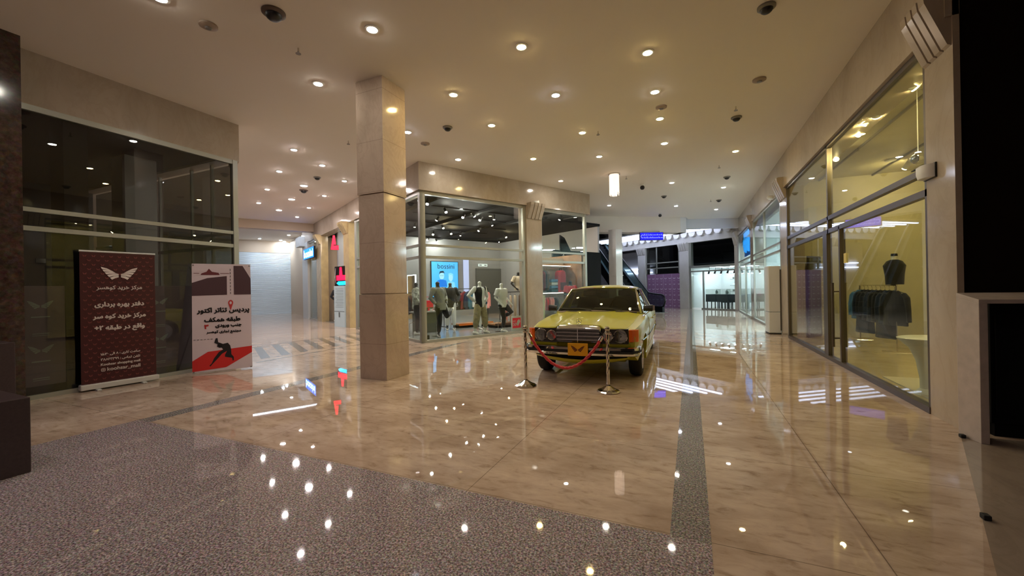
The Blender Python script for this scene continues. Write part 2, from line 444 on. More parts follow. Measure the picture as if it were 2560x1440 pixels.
# ------------------------------------------------------------------ square marble column
mb = MB()
cx0, cx1, cy0, cy1 = -4.86, -4.345, 4.925, 5.45
for z0, z1, e in ((0, 1.345, .012), (1.352, 2.93, 0), (2.94, CH, .012)):
    mb.box(cx0-e, cx1+e, cy0-e, cy1+e, z0, z1)
mb.box(cx0+.02, cx1-.02, cy0+.02, cy1-.02, 1.3, 3.0)
M['column'] = stone('column_marble_slabs', (182, 164, 146), (206, 186, 168), (156, 132, 112), .1, 1.0, (1, 1, .7), .2, [('Z', .8, .56, .004)])
struct('column_centre', mb, M['column'], bevel=.004)
# ------------------------------------------------------------------ capital builder: three fluted bands sweeping out
def capital(mb, x0, x1, y, z, out=.26, h=.5, side=1):
    """under z, on the face at y, growing towards -y; local x along the front"""
    n = 4; w = (x1-x0)/n
    for k in range(n):
        a, b = x0+w*k+w*.12*(k > 0), x0+w*(k+1)-w*.12*(k < n-1)
        prof = [(y, z-h), (y-out*.15, z-h*.97), (y-out*.95, z-h*.18), (y-out, z-h*.02), (y, z)]
        mb.slab([(p[0], p[1]) for p in prof], a, b, 'x')
    mb.slab([(y, z-h*.95), (y-out*.1, z-h*.9), (y-out*.86, z-h*.15), (y-out*.88, z), (y, z)], x0+.01, x1-.01, 'x')
# ------------------------------------------------------------------ left shop
LX = -8.2
mb = MB(); mb.box(LX-.25, LX+.02, -5, 5.14, FB, CH); mb.box(LX-6, LX-.25, 4.9, 5.14, FB, CH); struct('fascia_left', mb, M['cladding'])
mb = MB(); mb.slab([(LX+.02, FB), (LX-.12, FB-.12), (LX-.12, FB)], 5.02, 5.14, 'y'); struct('trim_4', mb, M['cladding'])
mb = MB(); mb.box(-8.9, -7.81, 1.3, 2.18, 0, CH); struct('pillar_left', mb, M['granite_brown'])
mb = MB(); mb.box(-14, LX-.3, -5, -4.8, 0, FB); mb.box(-14.2, -14, -5, 5.1, 0, CH); struct('wall_left_shop', mb, M['dark_paint'])
mb = MB(); mb.box(-14, LX-.25, -5, 5.0, FB+.05, FB+.15); struct('ceiling_left_shop', mb, M['dark_paint'])
mb = MB(); mb.box(-14, LX-.1, -5, 5.05, .0004, .002); struct('floor_left_shop', mb, mat('shop_floor_dark', (70, 62, 54), .3))
t = thing('window_left_shop', 'bronze-framed dark shop window behind the two standing banners', 'window', (LX, 2.18, 0)); t['kind'] = 'structure'; t.name = 'window_1'
mb = MB()
for z0, z1 in ((0, .06), (2.30, 2.365), (2.56, 2.62), (3.94, FB)): mb.box(-.05, .02, 0, 2.9, z0, z1)
mb.box(-.06, .03, 2.83, 2.92, 0, FB); mb.box(-.05, .02, -.05, 0, 0, FB)
mb.box(-5.5, -.06, 2.85, 2.9, 2.30, 2.365); mb.box(-5.5, -.06, 2.85, 2.9, 2.56, 2.62); mb.box(-5.5, -.06, 2.85, 2.9, 0, .06)
for x in (-.7, -1.4, -2.6, -3.9): mb.box(x-.04, x, 2.85, 2.9, 0, FB)
mb.build('frame', M['alu'], t)
mb = MB(); mb.box(-.018, -.008, .0, 2.83, .06, 3.94); mb.build('pane', M['glass_dark'], t)
mb = MB(); mb.box(-5.5, -.06, 2.868, 2.876, .06, 3.94); mb.build('side_pane', M['glass_dark'], t)
mb = MB(); mb.box(-10.25, -9.75, 4.0, 4.5, 0, FB+.05); struct('column_left_reflection', mb, M['white_paint'])  # white column added to stand for a pale reflection in the glass
mb = MB(); mb.box(-8.75, -8.32, 2.72, 2.98, 0, FB+.05); struct('column_left_shop_dark', mb, mat('inner_column', (34, 28, 28), .6))
# ------------------------------------------------------------------ right-hand shopfronts
RX = 2.32
def rbox(mb, y0, y1, z0, z1, d0=-.05, d1=.05): mb.box(RX+d0, RX+d1, y0, y1, z0, z1)
mb = MB(); mb.box(RX-.08, RX+.02, 5.16, 26.2, FB-.12, CH+.0); mb.box(RX+.02, RX+.4, 5.45, 26.2, FB-.12, CH+.0); struct('fascia_right', mb, M['cladding'])
def pilaster(name, y0, y1, m, cap=True, d=.1):
    mb = MB(); mb.box(RX-d*.3, RX+.3, y0, y1, 0, FB-.1)
    if cap: capital(mb, -y1+.03, -y0-.03, RX-d*.3, FB+.12, .2, .62)
    return mb
# (the capital is drawn on a front facing -y, then turned to face -x)
def pil_right(name, y0, y1, m, lip=.0):
    mb = MB(); mb.box(RX-.03-lip, RX+(.018 if 'near' in name else .35), y0, y1, 0, FB+.2)
    old = mb.xf; mb.xf = lambda p: Vector((p[1], -p[0], p[2]))
    capital(mb, -y1+.02, -y0-.02, RX-.03-lip, FB+.16, .2, .55); mb.xf = old
    return struct(name, mb, m)
pil_right('pillar_right_near', 5.16, 5.66, M['cladding'])
pil_right('pillar_right_middle', 12.42, 13.2, M['cladding'])
pil_right('pillar_right_far', 18.6, 19.3, M['cladding'])
pil_right('pillar_right_end', 23.9, 24.7, M['cladding_pale'])
mb = MB(); mb.box(2.96, 3.2, -5, 5.3, 0, CH); struct('wall_right_granite', mb, M['granite_dark'])
mb = MB(); mb.box(2.335, 3.2, 5.31, 5.42, 0, CH); struct('wall_right_return', mb, M['granite_black'])
def shop_window(idx, label, y0, y1, posts, rails, pane_m, fm, pane_top=FB-.12, floor_rail=.07):
    t = thing('window', label, 'window', (RX, y0, 0)); t.name = 'window_%d' % idx; t['kind'] = 'structure'
    mb = MB(); L = y1-y0
    for z0, z1 in rails: mb.box(-.03, .04, 0, L, z0, z1)
    mb.box(-.04, .05, 0, L, 0, floor_rail); mb.box(-.03, .04, 0, L, pane_top-.06, pane_top+.02)
    for a, b, z0, z1 in posts: mb.box(-.03, .05, a-y0, b-y0, z0, z1)
    mb.build('frame', fm, t)
    mb = MB(); mb.box(0, .01, .0, L, floor_rail, pane_top); mb.build('pane', pane_m, t)
    return t
w = shop_window(2, 'tall warm-lit shop window with glass door, beside the granite wall', 5.66, 12.42,
    [(5.66, 5.70, 0, FB), (12.34, 12.42, 0, FB), (9.0, 9.06, 2.3, FB), (8.40, 8.46, 0, 2.35), (9.1, 9.34, 0, 2.3)], [(2.30, 2.375), (2.54, 2.61)], M['glass'], M['alu_dark'])
mb = MB(); mb.tube([(-.09, 2.92, .3), (-.09, 2.92, 1.4)], .022, 10)
for z in (.45, 1.25): mb.tube([(-.09, 2.92, z), (.0, 2.92, z)], .012, 8)
h = mb.build('door_handle', M['alu_dark'], w, smooth=True); h['label'] = 'long bronze pull handle of the glass door'
mb = MB(); mb.box(-.012, -.004, 2.5, 2.62, 1.72, 1.88); mb.build('sticker', mat('sticker_yellow', (206, 190, 110), .5), w)
shop_window(3, 'bright white shop window beyond the grey standing cabinet', 13.2, 18.6, [(13.2, 13.3, 0, FB), (18.5, 18.6, 0, FB), (16.0, 16.06, 0, FB)], [(2.30, 2.36), (2.52, 2.58)], M['glass'], M['alu'])
shop_window(4, 'shop window under the blue neon sign', 19.3, 23.9, [(19.3, 19.38, 0, FB), (23.8, 23.9, 0, FB), (21.2, 21.26, 0, 2.35)], [(2.30, 2.36), (2.52, 2.58)], M['glass'], M['alu'])
# inside the warm shop
mb = MB(); mb.box(7.6, 7.75, 5.4, 14.0, 0, FB+.2); mb.box(RX+.35, 7.6, 5.45, 5.6, 0, FB+.2); mb.box(RX+.4, 7.6, 13.0, 13.15, 0, FB+.2); struct('wall_warm_shop', mb, M['yellow_wall'])
mb = MB(); mb.box(RX+.1, 7.6, 5.5, 13.1, FB+.1, FB+.2); struct('ceiling_warm_shop', mb, M['yellow_wall'])
mb = MB(); mb.box(RX+.06, 7.6, 5.6, 13.1, .0004, .002); struct('floor_warm_shop', mb, stone('floor_warm', (190, 176, 140), (206, 192, 158), (168, 150, 112), .12, .8, (1, 1, 1), .1))
mb = MB()
for k in range(6): mb.box(5.0-.02, 5.0+.02, 6, 13, 4.08-.0*k, 4.1)
for k in range(4): mb.box(RX+.8+k*1.1, RX+.83+k*1.1, 5.6, 13.1, FB+.06, FB+.1)
struct('trim_5', mb, M['grey_metal'])
mb = MB(); mb.box(6.2, 7.6, 9.2, 10.6, 0, 2.1); mb.box(5.9, 7.6, 11.2, 13.0, 0, 2.5); struct('wall_warm_shop_inner', mb, M['yellow_wall'])
mb = MB(); mb.box(2.62, 2.7, 5.62, 5.7, 0, 2.3); struct('trim_6', mb, mat('wood_edge', (110, 76, 44), .5))
# inside the white shop
mb = MB(); mb.box(7.5, 7.65, 13.15, 24.8, 0, 3.6); mb.box(RX+.4, 7.5, 18.9, 19.0, 0, 3.6); mb.box(RX+.4, 7.5, 13.2, 13.3, 0, 3.6); mb.box(RX+.3, 7.6, 24.55, 24.7, 0, FB)
mb.box(RX+.1, 7.6, 13.2, 24.7, 3.55, 3.65); struct('wall_white_shop', mb, mat('white_shop_wall', (216, 228, 228), .5))
# ------------------------------------------------------------------ far shops: hoarding and jeweller
FA = Vector((2.25, 24.8, 0)); FB2 = Vector((-2.67, 28.6, 0)); FD = (FB2-FA).normalized(); FN = Vector((-FD.y, FD.x, 0))
if FN.y < 0: FN = -FN
FAR = lambda p: FA + FD*p[0] + FN*p[1] + Vector((0, 0, p[2]))     # x: along the front to the left, y: inwards
RZF = math.atan2(FD.y, FD.x)
mb = MB(FAR)
mb.box(-.4, 14, -.12, .3, 3.95, 4.75)
for k in range(17):      # scalloped cornice
    x = .3+k*.55
    mb.slab([(x-.27, 4.75), (x-.2, 4.4), (x-.1, 4.28), (x+.1, 4.28), (x+.2, 4.4), (x+.27, 4.75)], -.3, -.1, 'y')
struct('fascia_far', mb, M['cladding_pale'])
def pil_far(name, x0, x1):
    mb = MB(FAR); mb.box(x0, x1, -.1, .35, 0, 3.95); capital(mb, x0, x1, -.1, 4.0, .2, .5); struct(name, mb, M['cladding_pale'])
pil_far('pillar_far_right', -.3, .02); pil_far('pillar_far_middle', 2.9, 3.55); pil_far('pillar_far_left', 6.3, 6.95)
mb = MB(FAR); mb.box(6.95, 14, 4.2, 4.4, 0, 5.2); mb.box(2.9, 3.2, .3, 3.2, 0, 2.6); mb.box(-3.5, 3.2, 3.0, 3.2, 0, 2.6); struct('wall_far_shops', mb, M['white_paint'])
mb = MB(FAR); mb.box(-.5, 6.3, .35, 2.4, 2.62, 2.7); mb.box(-.4, 6.4, 2.4, 2.5, 2.62, 5.5); struct('wall_far_upper', mb, M['dark_paint'])
mb = MB(FAR); mb.box(-1, 2.9, .4, 3.0, 2.5, 2.56); struct('ceiling_jeweller', mb, M['white_paint'])
mb = MB(FAR); mb.box(-.02, 2.9, -.05, .05, 2.42, 2.56); mb.box(-.02, 2.9, -.05, .05, 2.18, 2.26); mb.box(2.76, 2.9, -.05, .05, 0, 3.95); mb.box(0, 2.1, -.05, .05, 0, .06); mb.box(1.95, 2.02, -.03, .05, 0, 2.2)
w = mb.build('window_5', M['alu'], kind='structure'); tag(w, 'aluminium shopfront of the bright jewellery shop at the far end', 'window', kind='structure')
mb = MB(FAR); mb.box(0, 2.78, -.005, .005, .06, 3.95); mb.build('pane', M['glass'], w)
mb = MB(FAR)
for z in (2.52, 2.86): mb.box(3.55, 6.3, -.03, .04, z, z+.07)
for x in (3.6, 5.35, 6.22): mb.box(x, x+.08, -.03, .04, 2.2, 3.95)
w = mb.build('window_6', M['alu'], kind='structure'); tag(w, 'dark upper window above the purple butterfly hoarding', 'window', kind='structure')
mb = MB(FAR); mb.box(3.55, 6.3, 0, .01, 2.2, 3.95); mb.build('pane', M['glass_dark'], w)
mb = MB(FAR); mb.box(6.95, 11, 1.6, 1.7, 0, 3.95); struct('wall_far_left_shop', mb, M['white_paint'])
# white column under the back beam
mb = MB(); mb.prism([(-3.42, 18.72), (-3.06, 18.5), (-2.83, 18.84), (-3.19, 19.06)], 0, 4.0)
for z in (1.9, 3.1): mb.prism([(-3.44, 18.72), (-3.06, 18.47), (-2.80, 18.84), (-3.19, 19.09)], z, z+.03)
struct('column_back', mb, M['cladding_pale'])
# far wall behind the escalator
mb = MB(); mb.prism([(-14, 30), (-5.5, 33.5), (-5.5, 33.7), (-14, 30.2)], 0, 7.6); struct('wall_escalator', mb, mat('atrium_grey', (104, 100, 100), .6))
mb = MB(); mb.prism([(-9, 24), (-5.8, 26.2), (-6.2, 26.9), (-9.4, 24.7)], 0, 7.6); struct('wall_escalator_dark', mb, M['dark_paint'])
# ------------------------------------------------------------------ corner clothes shop shell (28 degrees off the hall)
BU = 6.55; BV = 14.6
mb = MB(UVF); mb.box(-.1, BU, -.12, .3, FB, CH); mb.box(-.1, .3, .3, BV, FB, CH); struct('fascia_corner', mb, M['cladding'])
mb = MB(UVF); mb.box(3.56, 4.2, -.1, .3, 0, FB); capital(mb, 3.58, 4.18, -.1, FB+.08, .22, .5); struct('pillar_corner_front', mb, M['cladding'])
mb = MB(UVF); mb.box(.3, BU-.05, 9, 9.2, 0, 4.05); mb.box(.3, 12, 14.3, 14.5, 0, 4.05); struct('wall_corner_shop', mb, mat('shop_back_wall', (146, 148, 150), .6))
mb = MB(UVF); mb.box(BU-.25, BU-.15, .1, 1.75, 0, 2.6); struct('wall_corner_shop_side', mb, mat('shop_side_wall', (150, 112, 78), .5, noise=.2, nscale=3))
mb = MB(UVF); mb.box(BU-.15, 9.3, 1.68, 1.75, 0, 2.9); struct('wall_corner_shop_black', mb, M['black_paint'])
mb = MB(UVF); mb.box(9.2, 9.3, 1.75, 9, 0, 4.05); mb.box(BU-.05, 9.3, 9, 9.2, 0, 4.05); struct('wall_corner_shop_end', mb, M['grey_paint'])
mb = MB(UVF); mb.box(.05, BU, .05, BV, FB+.04, FB+.14); mb.box(BU, 9.3, 1.7, 9.2, FB+.04, FB+.14); struct('ceiling_corner_shop', mb, M['black_paint'])
mb = MB(UVF); mb.box(.05, BU, .05, BV, .0004, .003); struct('floor_corner_shop', mb, mat('shop_floor_grey', (128, 130, 130), .18, noise=.06, nscale=3))
def uwin(name, label, posts, rails, x0, x1, swap=False):
    xf = (lambda p: UVF(Vector((p[1], p[0], p[2])))) if swap else UVF
    mb = MB(xf)
    for a, b in posts: mb.box(a, b, -.05, .05, 0, FB)
    for z0, z1 in rails: mb.box(x0, x1, -.04, .05, z0, z1)
    w = mb.build(name, M['alu'], kind='structure'); tag(w, label, 'window', kind='structure')
    mb = MB(xf); mb.box(x0, x1, -.006, .006, .06, FB-.05); mb.build('pane', M['glass'], w)
    return w
RL = [(0, .07), (2.24, 2.31), (2.56, 2.62), (FB-.09, FB)]
uwin('window_7', 'large display window with mannequins left of the car', [(-.05, .1), (3.46, 3.56)], RL, 0, 3.5)
uwin('window_8', 'narrow display window directly behind the car', [(4.2, 4.26), (BU-.22, BU-.12)], RL, 4.2, BU-.15)
uwin('window_9', 'shop window mostly hidden behind the square marble column', [(-.05, .06), (5.3, 5.5)], RL, 0, 5.4, True)
es = mat('entrance_stone', (184, 162, 118), .2, noise=.08, nscale=3); SW = lambda p: UVF(Vector((p[1], p[0], p[2])))
mb = MB(UVF); mb.box(-.1, .35, 6.05, 6.75, 0, FB); mb.xf = SW; capital(mb, 6.1, 6.7, -.1, FB+.05, .25, .45); struct('pillar_entrance_right', mb, es)
mb = MB(UVF); mb.box(-.1, .22, 10.42, 10.9, 0, FB); mb.box(-.06, .3, 11.0, 11.5, 0, FB); mb.xf = SW; capital(mb, 10.44, 10.88, -.1, FB+.05, .25, .45); struct('pillar_entrance_left', mb, es)
mb = MB(UVF); mb.box(-.1, .3, 13.3, 14.6, 0, FB); mb.box(-.35, .3, 13.9, 15.0, 3.85, 4.35); struct('pillar_left_end', mb, M['alu_white'])
mb = MB(lambda p: UVF(Vector((p[1], p[0], p[2])))); mb.box(11.5, 13.3, -.04, .04, 0, .06); mb.box(11.5, 13.3, -.04, .04, FB-.1, FB); mb.box(11.5, 11.6, -.04, .04, 0, FB)
w = mb.build('window_10', M['alu'], kind='structure'); tag(w, 'narrow shop window under the blue sign by the shutter', 'window', kind='structure')
mb = MB(lambda p: UVF(Vector((p[1], p[0], p[2])))); mb.box(11.6, 13.3, -.005, .005, .06, FB-.1); mb.build('pane', M['glass'], w)
mb = MB(UVF); mb.box(1.6, 1.75, 6.9, 14.3, 0, FB); mb.box(.3, 1.6, 11.0, 11.1, 0, FB); mb.box(.3, 1.6, 14.2, 14.3, 0, FB); struct('wall_entrance', mb, M['beige_paint'])
# ------------------------------------------------------------------ roller shutter far left
SV = 20.6
for nm, q in (('top', (-9, 5, SV-.06, SV+.4, 4.0, CH+.1)), ('left', (-12, -4.2, SV, SV+.3, 0, 4.0)), ('right', (.9, 5, SV, SV+.3, 0, 4.0)), ('side', (.3, 1.0, 15.0, SV-.06, 0, CH))):
    mb = MB(UVF); mb.box(*q); struct('wall_shutter_'+nm, mb, M['beige_paint'])
mb = MB(UVF)
n = 46
for k in range(n):
    z = 3.995*k/n; h2 = 3.995/n
    mb.slab([(SV-.036, z), (SV-.045, z+h2*.25), (SV-.045, z+h2*.75), (SV-.036, z+h2)], -4.19, .89, 'x')
mb.box(-4.2, .9, SV-.06, SV-.035, 0, .06)
s = mb.build('roller_shutter', mat('shutter_white', (196, 208, 214), .35)); tag(s, 'wide white closed roller shutter at the far left end', 'shutter')
# ================================================================== CEILING
ORD = ['first', 'second', 'third', 'fourth', 'fifth', 'sixth', 'seventh', 'eighth', 'ninth', 'tenth', 'eleventh', 'twelfth']
_ring = _lens = None
LMESH = {}
def downlight(x, y, z, kind, label, r=.062, group='ceiling downlights'):
    t = thing('downlight', label, 'ceiling light', (x, y, z), 0, group)
    key = (kind, r)
    if key not in LMESH:
        mb = MB(); mb.lathe([(r*1.5, 0), (r*1.47, -.010), (r*1.05, -.014), (r*1.0, -.006)], n=28)
        a = mb.build('trim_ring', M['white'], t, smooth=True)
        mb = MB(); mb.lathe([(r, -.004), (r*.97, -.012), (r*.8, -.018), (r*.45, -.022), (.001, -.023)], n=28)
        b = mb.build('lamp_lens', M['lens_'+kind], t)
        LMESH[key] = (a.data, b.data)
    else:
        for nm, me in zip(('trim_ring', 'lamp_lens'), LMESH[key]):
            o = bpy.data.objects.new(nm, me); COL.objects.link(o); o.parent = t
    return t
M['lens_pass'] = emit('lamp_passage', (250, 238, 236), LAMP*1.75)
M['lens_far'] = emit('lamp_far', (228, 240, 255), LAMP*1.8)
ROWS = [
 (-5.42, 'row towards the marble column', [(.0, 'rose'), (2.56, 'white'), (4.67, 'white'), (6.91, 'cool'), (8.93, 'white')]),
 (-3.67, 'row right of the marble column', [(.0, 'white'), (4.0, 'white'), (5.93, 'warm'), (7.38, 'warm'), (9.76, 'warm'), (12.17, 'white')]),
 (-2.09, "row over the car's left side", [(-2, 'rose'), (5.17, 'warm'), (6.72, 'cool'), (8.60, 'warm'), (10.36, 'white')]),
 (-.51, "row over the car's right side", [(.6, 'white'), (6.08, 'warm'), (7.36, 'white'), (8.58, 'warm'), (10.11, 'white'), (14.08, 'white'), (18.26, 'cool')]),
 (1.08, 'row along the right shopfronts', [(11.52, 'warm'), (15.6, 'white'), (19.97, 'cool')]),
]
for x, rn, ls in ROWS:
    k = 0
    for y, kd in ls:
        vis = y > 2  # the rest are unseen lamps added to light the near floor
        if vis: k += 1
        nm = ORD[k-1] if vis else 'behind-the-camera'
        word = {'warm': 'yellowish', 'white': 'white', 'cool': 'cool white', 'rose': 'white'}[kd]
        lab = f'{word} ceiling downlight, {nm} from the front in the {rn}' if vis else f'unseen downlight added before the first visible one in the {rn}'
        downlight(x, y, CH, kd, lab)
downlight(-3.01, 16.76, CH, 'cool', 'cool white downlight beyond the crystal lamp, near the back beam')
LL = [(-8.46, 6.58, 0), (-8.86, 7.72, 0), (-10.33, 7.57, 0), (-11.07, 8.94, 1), (-9.54, 9.11, 0), (-12.47, 8.71, 0), (-13.07, 10.04, 1), (-11.62, 10.19, 0), (-14.63, 9.88, 0), (-15.23, 11.12, 1), (-13.8, 11.35, 0), (-15.93, 12.49, 0)]
for i, (x, y, big) in enumerate(LL):
    lab = ('larger downlight, %s nearest of the three big ones over the left passage' % ORD[[3, 6, 9].index(i)]) if big else \
        'small rosy white downlight, %s nearest over the left passage' % ORD[[0, 1, 2, 4, 5, 7, 8, 10, 11].index(i)]
    downlight(x, y, CH, 'pass', lab, .09 if big else .058, 'downlights over the left passage')
for i, (px_, py_) in enumerate([(649, 597), (711, 604), (702, 601), (722, 588), (757, 590)]):
    p = fl(px_, py_, CH); downlight(p.x, p.y, CH+.015, 'far', 'tiny cool downlight before the shutter, %s from the left' % ORD[[0, 2, 1, 3, 4][i]], .07, 'downlights before the shutter')
# linear lights beyond the left beam and in the atrium
lm = emit('line_light', (214, 230, 255), 18); lm2 = emit('line_light_far', (214, 226, 255), 6.5)
for i in range(3):
    a = Vector((-19.6-i*.75, 11.2+i*.2)); d = Vector((.5, .87))
    mb = MB(); q = a+d*5.2; n = Vector((-d.y, d.x))*.07
    mb.prism([(a.x, a.y), (q.x, q.y), (q.x+n.x, q.y+n.y), (a.x+n.x, a.y+n.y)], CH-.03, CH-.001)
    o = mb.build('linear_light', lm); tag(o, 'bluish white linear ceiling light beyond the left beam, %s from the front' % ORD[i], 'ceiling light', 'linear lights beyond the left beam')
for i in range(4):
    mb = MB(FAR0); mb.box(.6+.5*i, 9.5, -.62-.55*i, -.5-.55*i, 4.53, 4.579)
    o = mb.build('linear_light', lm2); tag(o, 'long cool white light line over the far shops, %s from the front' % ORD[i], 'ceiling light', 'light lines over the far shops')
for i, z in enumerate((2.62, 2.34)):
    mb = MB(FAR0); mb.box(7.2, 10.5, 1.5, 1.595, z, z+.06); o = mb.build('linear_light', lm2); tag(o, '%s white light line on the wall behind the escalator' % ('upper', 'lower')[i], 'wall light')
p = UVF(Vector((.55, 9.3, 0))); downlight(p.x, p.y, FB+.04, 'white', 'white downlight added to brighten the corner shop entrance', .07)  # lamp added to brighten the dark entrance wall and mannequin
# detectors, cameras, sprinklers
def dome(x, y, label, r=.1, big=False):
    t = thing('dome_camera', label, 'dome camera', (x, y, CH))
    mb = MB(); mb.lathe([(r, 0), (r, -.02), (r*.8, -.035)], n=24); mb.build('housing', mat('dome_housing', (88, 70, 60), .5) if big else M['grey_metal'], t, smooth=True)
    mb = MB(); mb.ball((0, 0, -.03), r*.72, 18, (1, 1, .8)); mb.build('dome', M['black'], t, smooth=True)
for x, y, l in [(-4.5, 3.26, 'large dark ceiling speaker dome at the top left of the hall'), (.89, 5.71, 'dark dome camera at the top right over the glass shop'),
    (-4.53, 7.07, 'dark dome camera right of the marble column'), (.89, 9.21, 'dark dome camera under a sprinkler by the right fascia'),
    (1.08, 14.15, 'small dark dome camera far along the right fascia'), (-9.92, 8.46, 'dark dome between the downlights of the left passage'),
    (-11.56, 9.32, 'dark dome just below the nearest larger light of the left passage'), (-.86, 16.05, 'small dome camera before the back beam'),
    (1.07, 17.86, 'dark dome nearest the far end of the right fascia')]:
    dome(x, y, l, .13 if 'large' in l else .1, 'large' in l)
for x, y, l in [(-1.4, 13.87, 'black bullet-eyed camera hanging right of the crystal lamp'), (-1.24, 19.75, 'black camera hanging just before the back beam')]:
    t = thing('security_camera', l, 'security camera', (x, y, CH))
    mb = MB(); mb.lathe([(.06, 0), (.06, -.05), (.03, -.06)], n=16); mb.build('mount', M['white'], t, smooth=True)
    mb = MB(); mb.ball((0, -.02, -.11), .075, 14); mb.build('eye', M['black'], t, smooth=True)
for x, y, l in [(-5.44, 3.07, 'flat pale detector left of the large dark dome'), (1.08, 7.68, 'flat pale detector near the right fascia'), (-5.49, 7.62, 'flat pale detector above the corner shop fascia'), (-.45, 8.04, 'pale detector beside the yellow downlights over the car')]:
    t = thing('smoke_detector', l, 'smoke detector', (x, y, CH))
    mb = MB(); mb.lathe([(.1, 0), (.1, -.02), (.06, -.035)], n=20); mb.build('base', mat('detector', (150, 132, 116), .5), t, smooth=True)
    mb = MB(); mb.lathe([(.045, -.03), (.03, -.05)], n=16); mb.build('sensor', M['grey_metal'], t, smooth=True)
for i, (x, y) in enumerate([(-4.87, 3.88), (-6.91, 6.73), (.83, 8.65), (-1.77, 8.69), (-1.74, 12.63), (.78, 12.68), (.77, 17.62)]):
    l = ['left of the marble column, high up', 'left of the column top', 'above the right dome camera', 'over the middle of the car', 'right of the crystal lamp', 'far along the right fascia', 'last before the far beam'][i]
    t = thing('sprinkler', 'tiny ceiling sprinkler head ' + l, 'sprinkler', (x, y, CH), 0, 'sprinkler heads')
    mb = MB(); mb.lathe([(.012, 0), (.012, -.05), (.006, -.055)], n=8); mb.build('pipe', M['steel'], t)
    mb = MB(); mb.lathe([(.035, -.075), (.035, -.08)], n=12); mb.tube([(.012, 0, -.05), (.018, 0, -.075)], .003, 5); mb.tube([(-.012, 0, -.05), (-.018, 0, -.075)], .003, 5); mb.build('deflector', M['grey_metal'], t)
# crystal ceiling lamp
t = thing('crystal_lamp', 'pale crystal cylinder lamp hanging from the ceiling beyond the car', 'chandelier', (-2.03, 12.19, CH))
mb = MB(); mb.lathe([(.17, 0), (.17, -.03), (.14, -.04)], n=24); mb.build('ceiling_plate', M['chrome'], t, smooth=True)
cm = emit('crystal_glow', (255, 240, 226), .85)
mb = MB()
for k in range(26):
    a = 2*PI*k/26; r = .135; L = .52+.06*((k*7) % 3)
    mb.tube([(r*math.cos(a), r*math.sin(a), -.04), (r*math.cos(a), r*math.sin(a), -L)], .011, 5)
for k in range(12):
    a = 2*PI*k/12; mb.tube([(.07*math.cos(a), .07*math.sin(a), -.04), (.07*math.cos(a), .07*math.sin(a), -.66)], .011, 5)
mb.build('crystal_strings', cm, t)
# hanging blue message board
p = Vector((-1.72, 19.2, 0))
t = thing('led_board', 'hanging blue LED message board below the back beam', 'sign', fl(1628, 591, 3.79), .42)
mb = MB(); mb.box(-.56, .56, -.06, .06, -.19, .19); mb.build('case', M['black'], t)
mb = MB(); mb.box(-.54, .54, -.066, -.06, -.17, .17); mb.build('screen', emit('led_blue', (14, 10, 255), 1.3), t)
mb = MB()
rr = random.Random(3)
for row in (.06, -.07):
    x = -.36
    while x < .5:
        w = rr.uniform(.03, .10); mb.box(x, x+w, -.07, -.066, row-.012, row+.012)
        if rr.random() < .6: mb.box(x, x+.015, -.07, -.066, row-.01, row+.045)
        if rr.random() < .4: mb.box(x+w*.4, x+w*.4+.018, -.07, -.066, row+.04, row+.058)
        x += w+.025
mb.tube([(-.44+.07*math.cos(a), -.069, .0+.07*math.sin(a)) for a in [k*PI/8+.6 for k in range(13)]], .012, 5)
mb.build('lettering', emit('led_text', (120, 130, 255), 2.0), t)
for x in (-.4, .4):
    mb = MB(); mb.tube([(x, 0, .19), (x, .02, .24), (x, .4, .30)], .008, 6); mb.build('hanger_rod', M['grey_metal'], t)
# wall lamp on the near right pillar: white rounded hood
t = thing('wall_lamp', 'white rounded wall lamp on the near right marble pillar', 'wall lamp', (2.29, 5.57, 2.53))
t.scale = (.75, .75, .75)
mb = MB()
prof = [(-.02, .0)]
ring = lambda s: [( -.02-.13*s*math.sin(PI*k/10), .14*math.cos(PI*k/10)) for k in range(11)]
mb.loft([[(x*1.0, y, -.09) for x, y in ring(.85)], [(x, y, -.03) for x, y in ring(1)], [(x, y, .07) for x, y in ring(1)], [(x, y*.97, .09) for x, y in ring(.8)]])
mb.build('hood', M['white'], t, smooth=True)
mb = MB(); mb.box(-.02, 0, -.15, .15, -.1, .1); mb.build('back_plate', M['black'], t)
for (x, y, z), l in [((2.2, 14.0, 3.95), 'white speaker-shaped lamp high on the right fascia'), ((UVF(Vector((3.88, -.2, 0))).x, UVF(Vector((3.88, -.2, 0))).y, 4.12), 'small white camera on the corner shop fascia above the pilaster')]:
    t = thing('wall_lamp' if 'lamp' in l else 'security_camera', l, 'wall lamp' if 'lamp' in l else 'security camera', (x, y, z), .5)
    mb = MB(); mb.ball((0, 0, 0), .09, 14, (1.3, .9, .7)); mb.build('body', M['white'], t, smooth=True)
    mb = MB(); mb.tube([(0, 0, 0), (.1, .06, .06)], .03, 8); mb.build('bracket', M['white'], t, smooth=True)
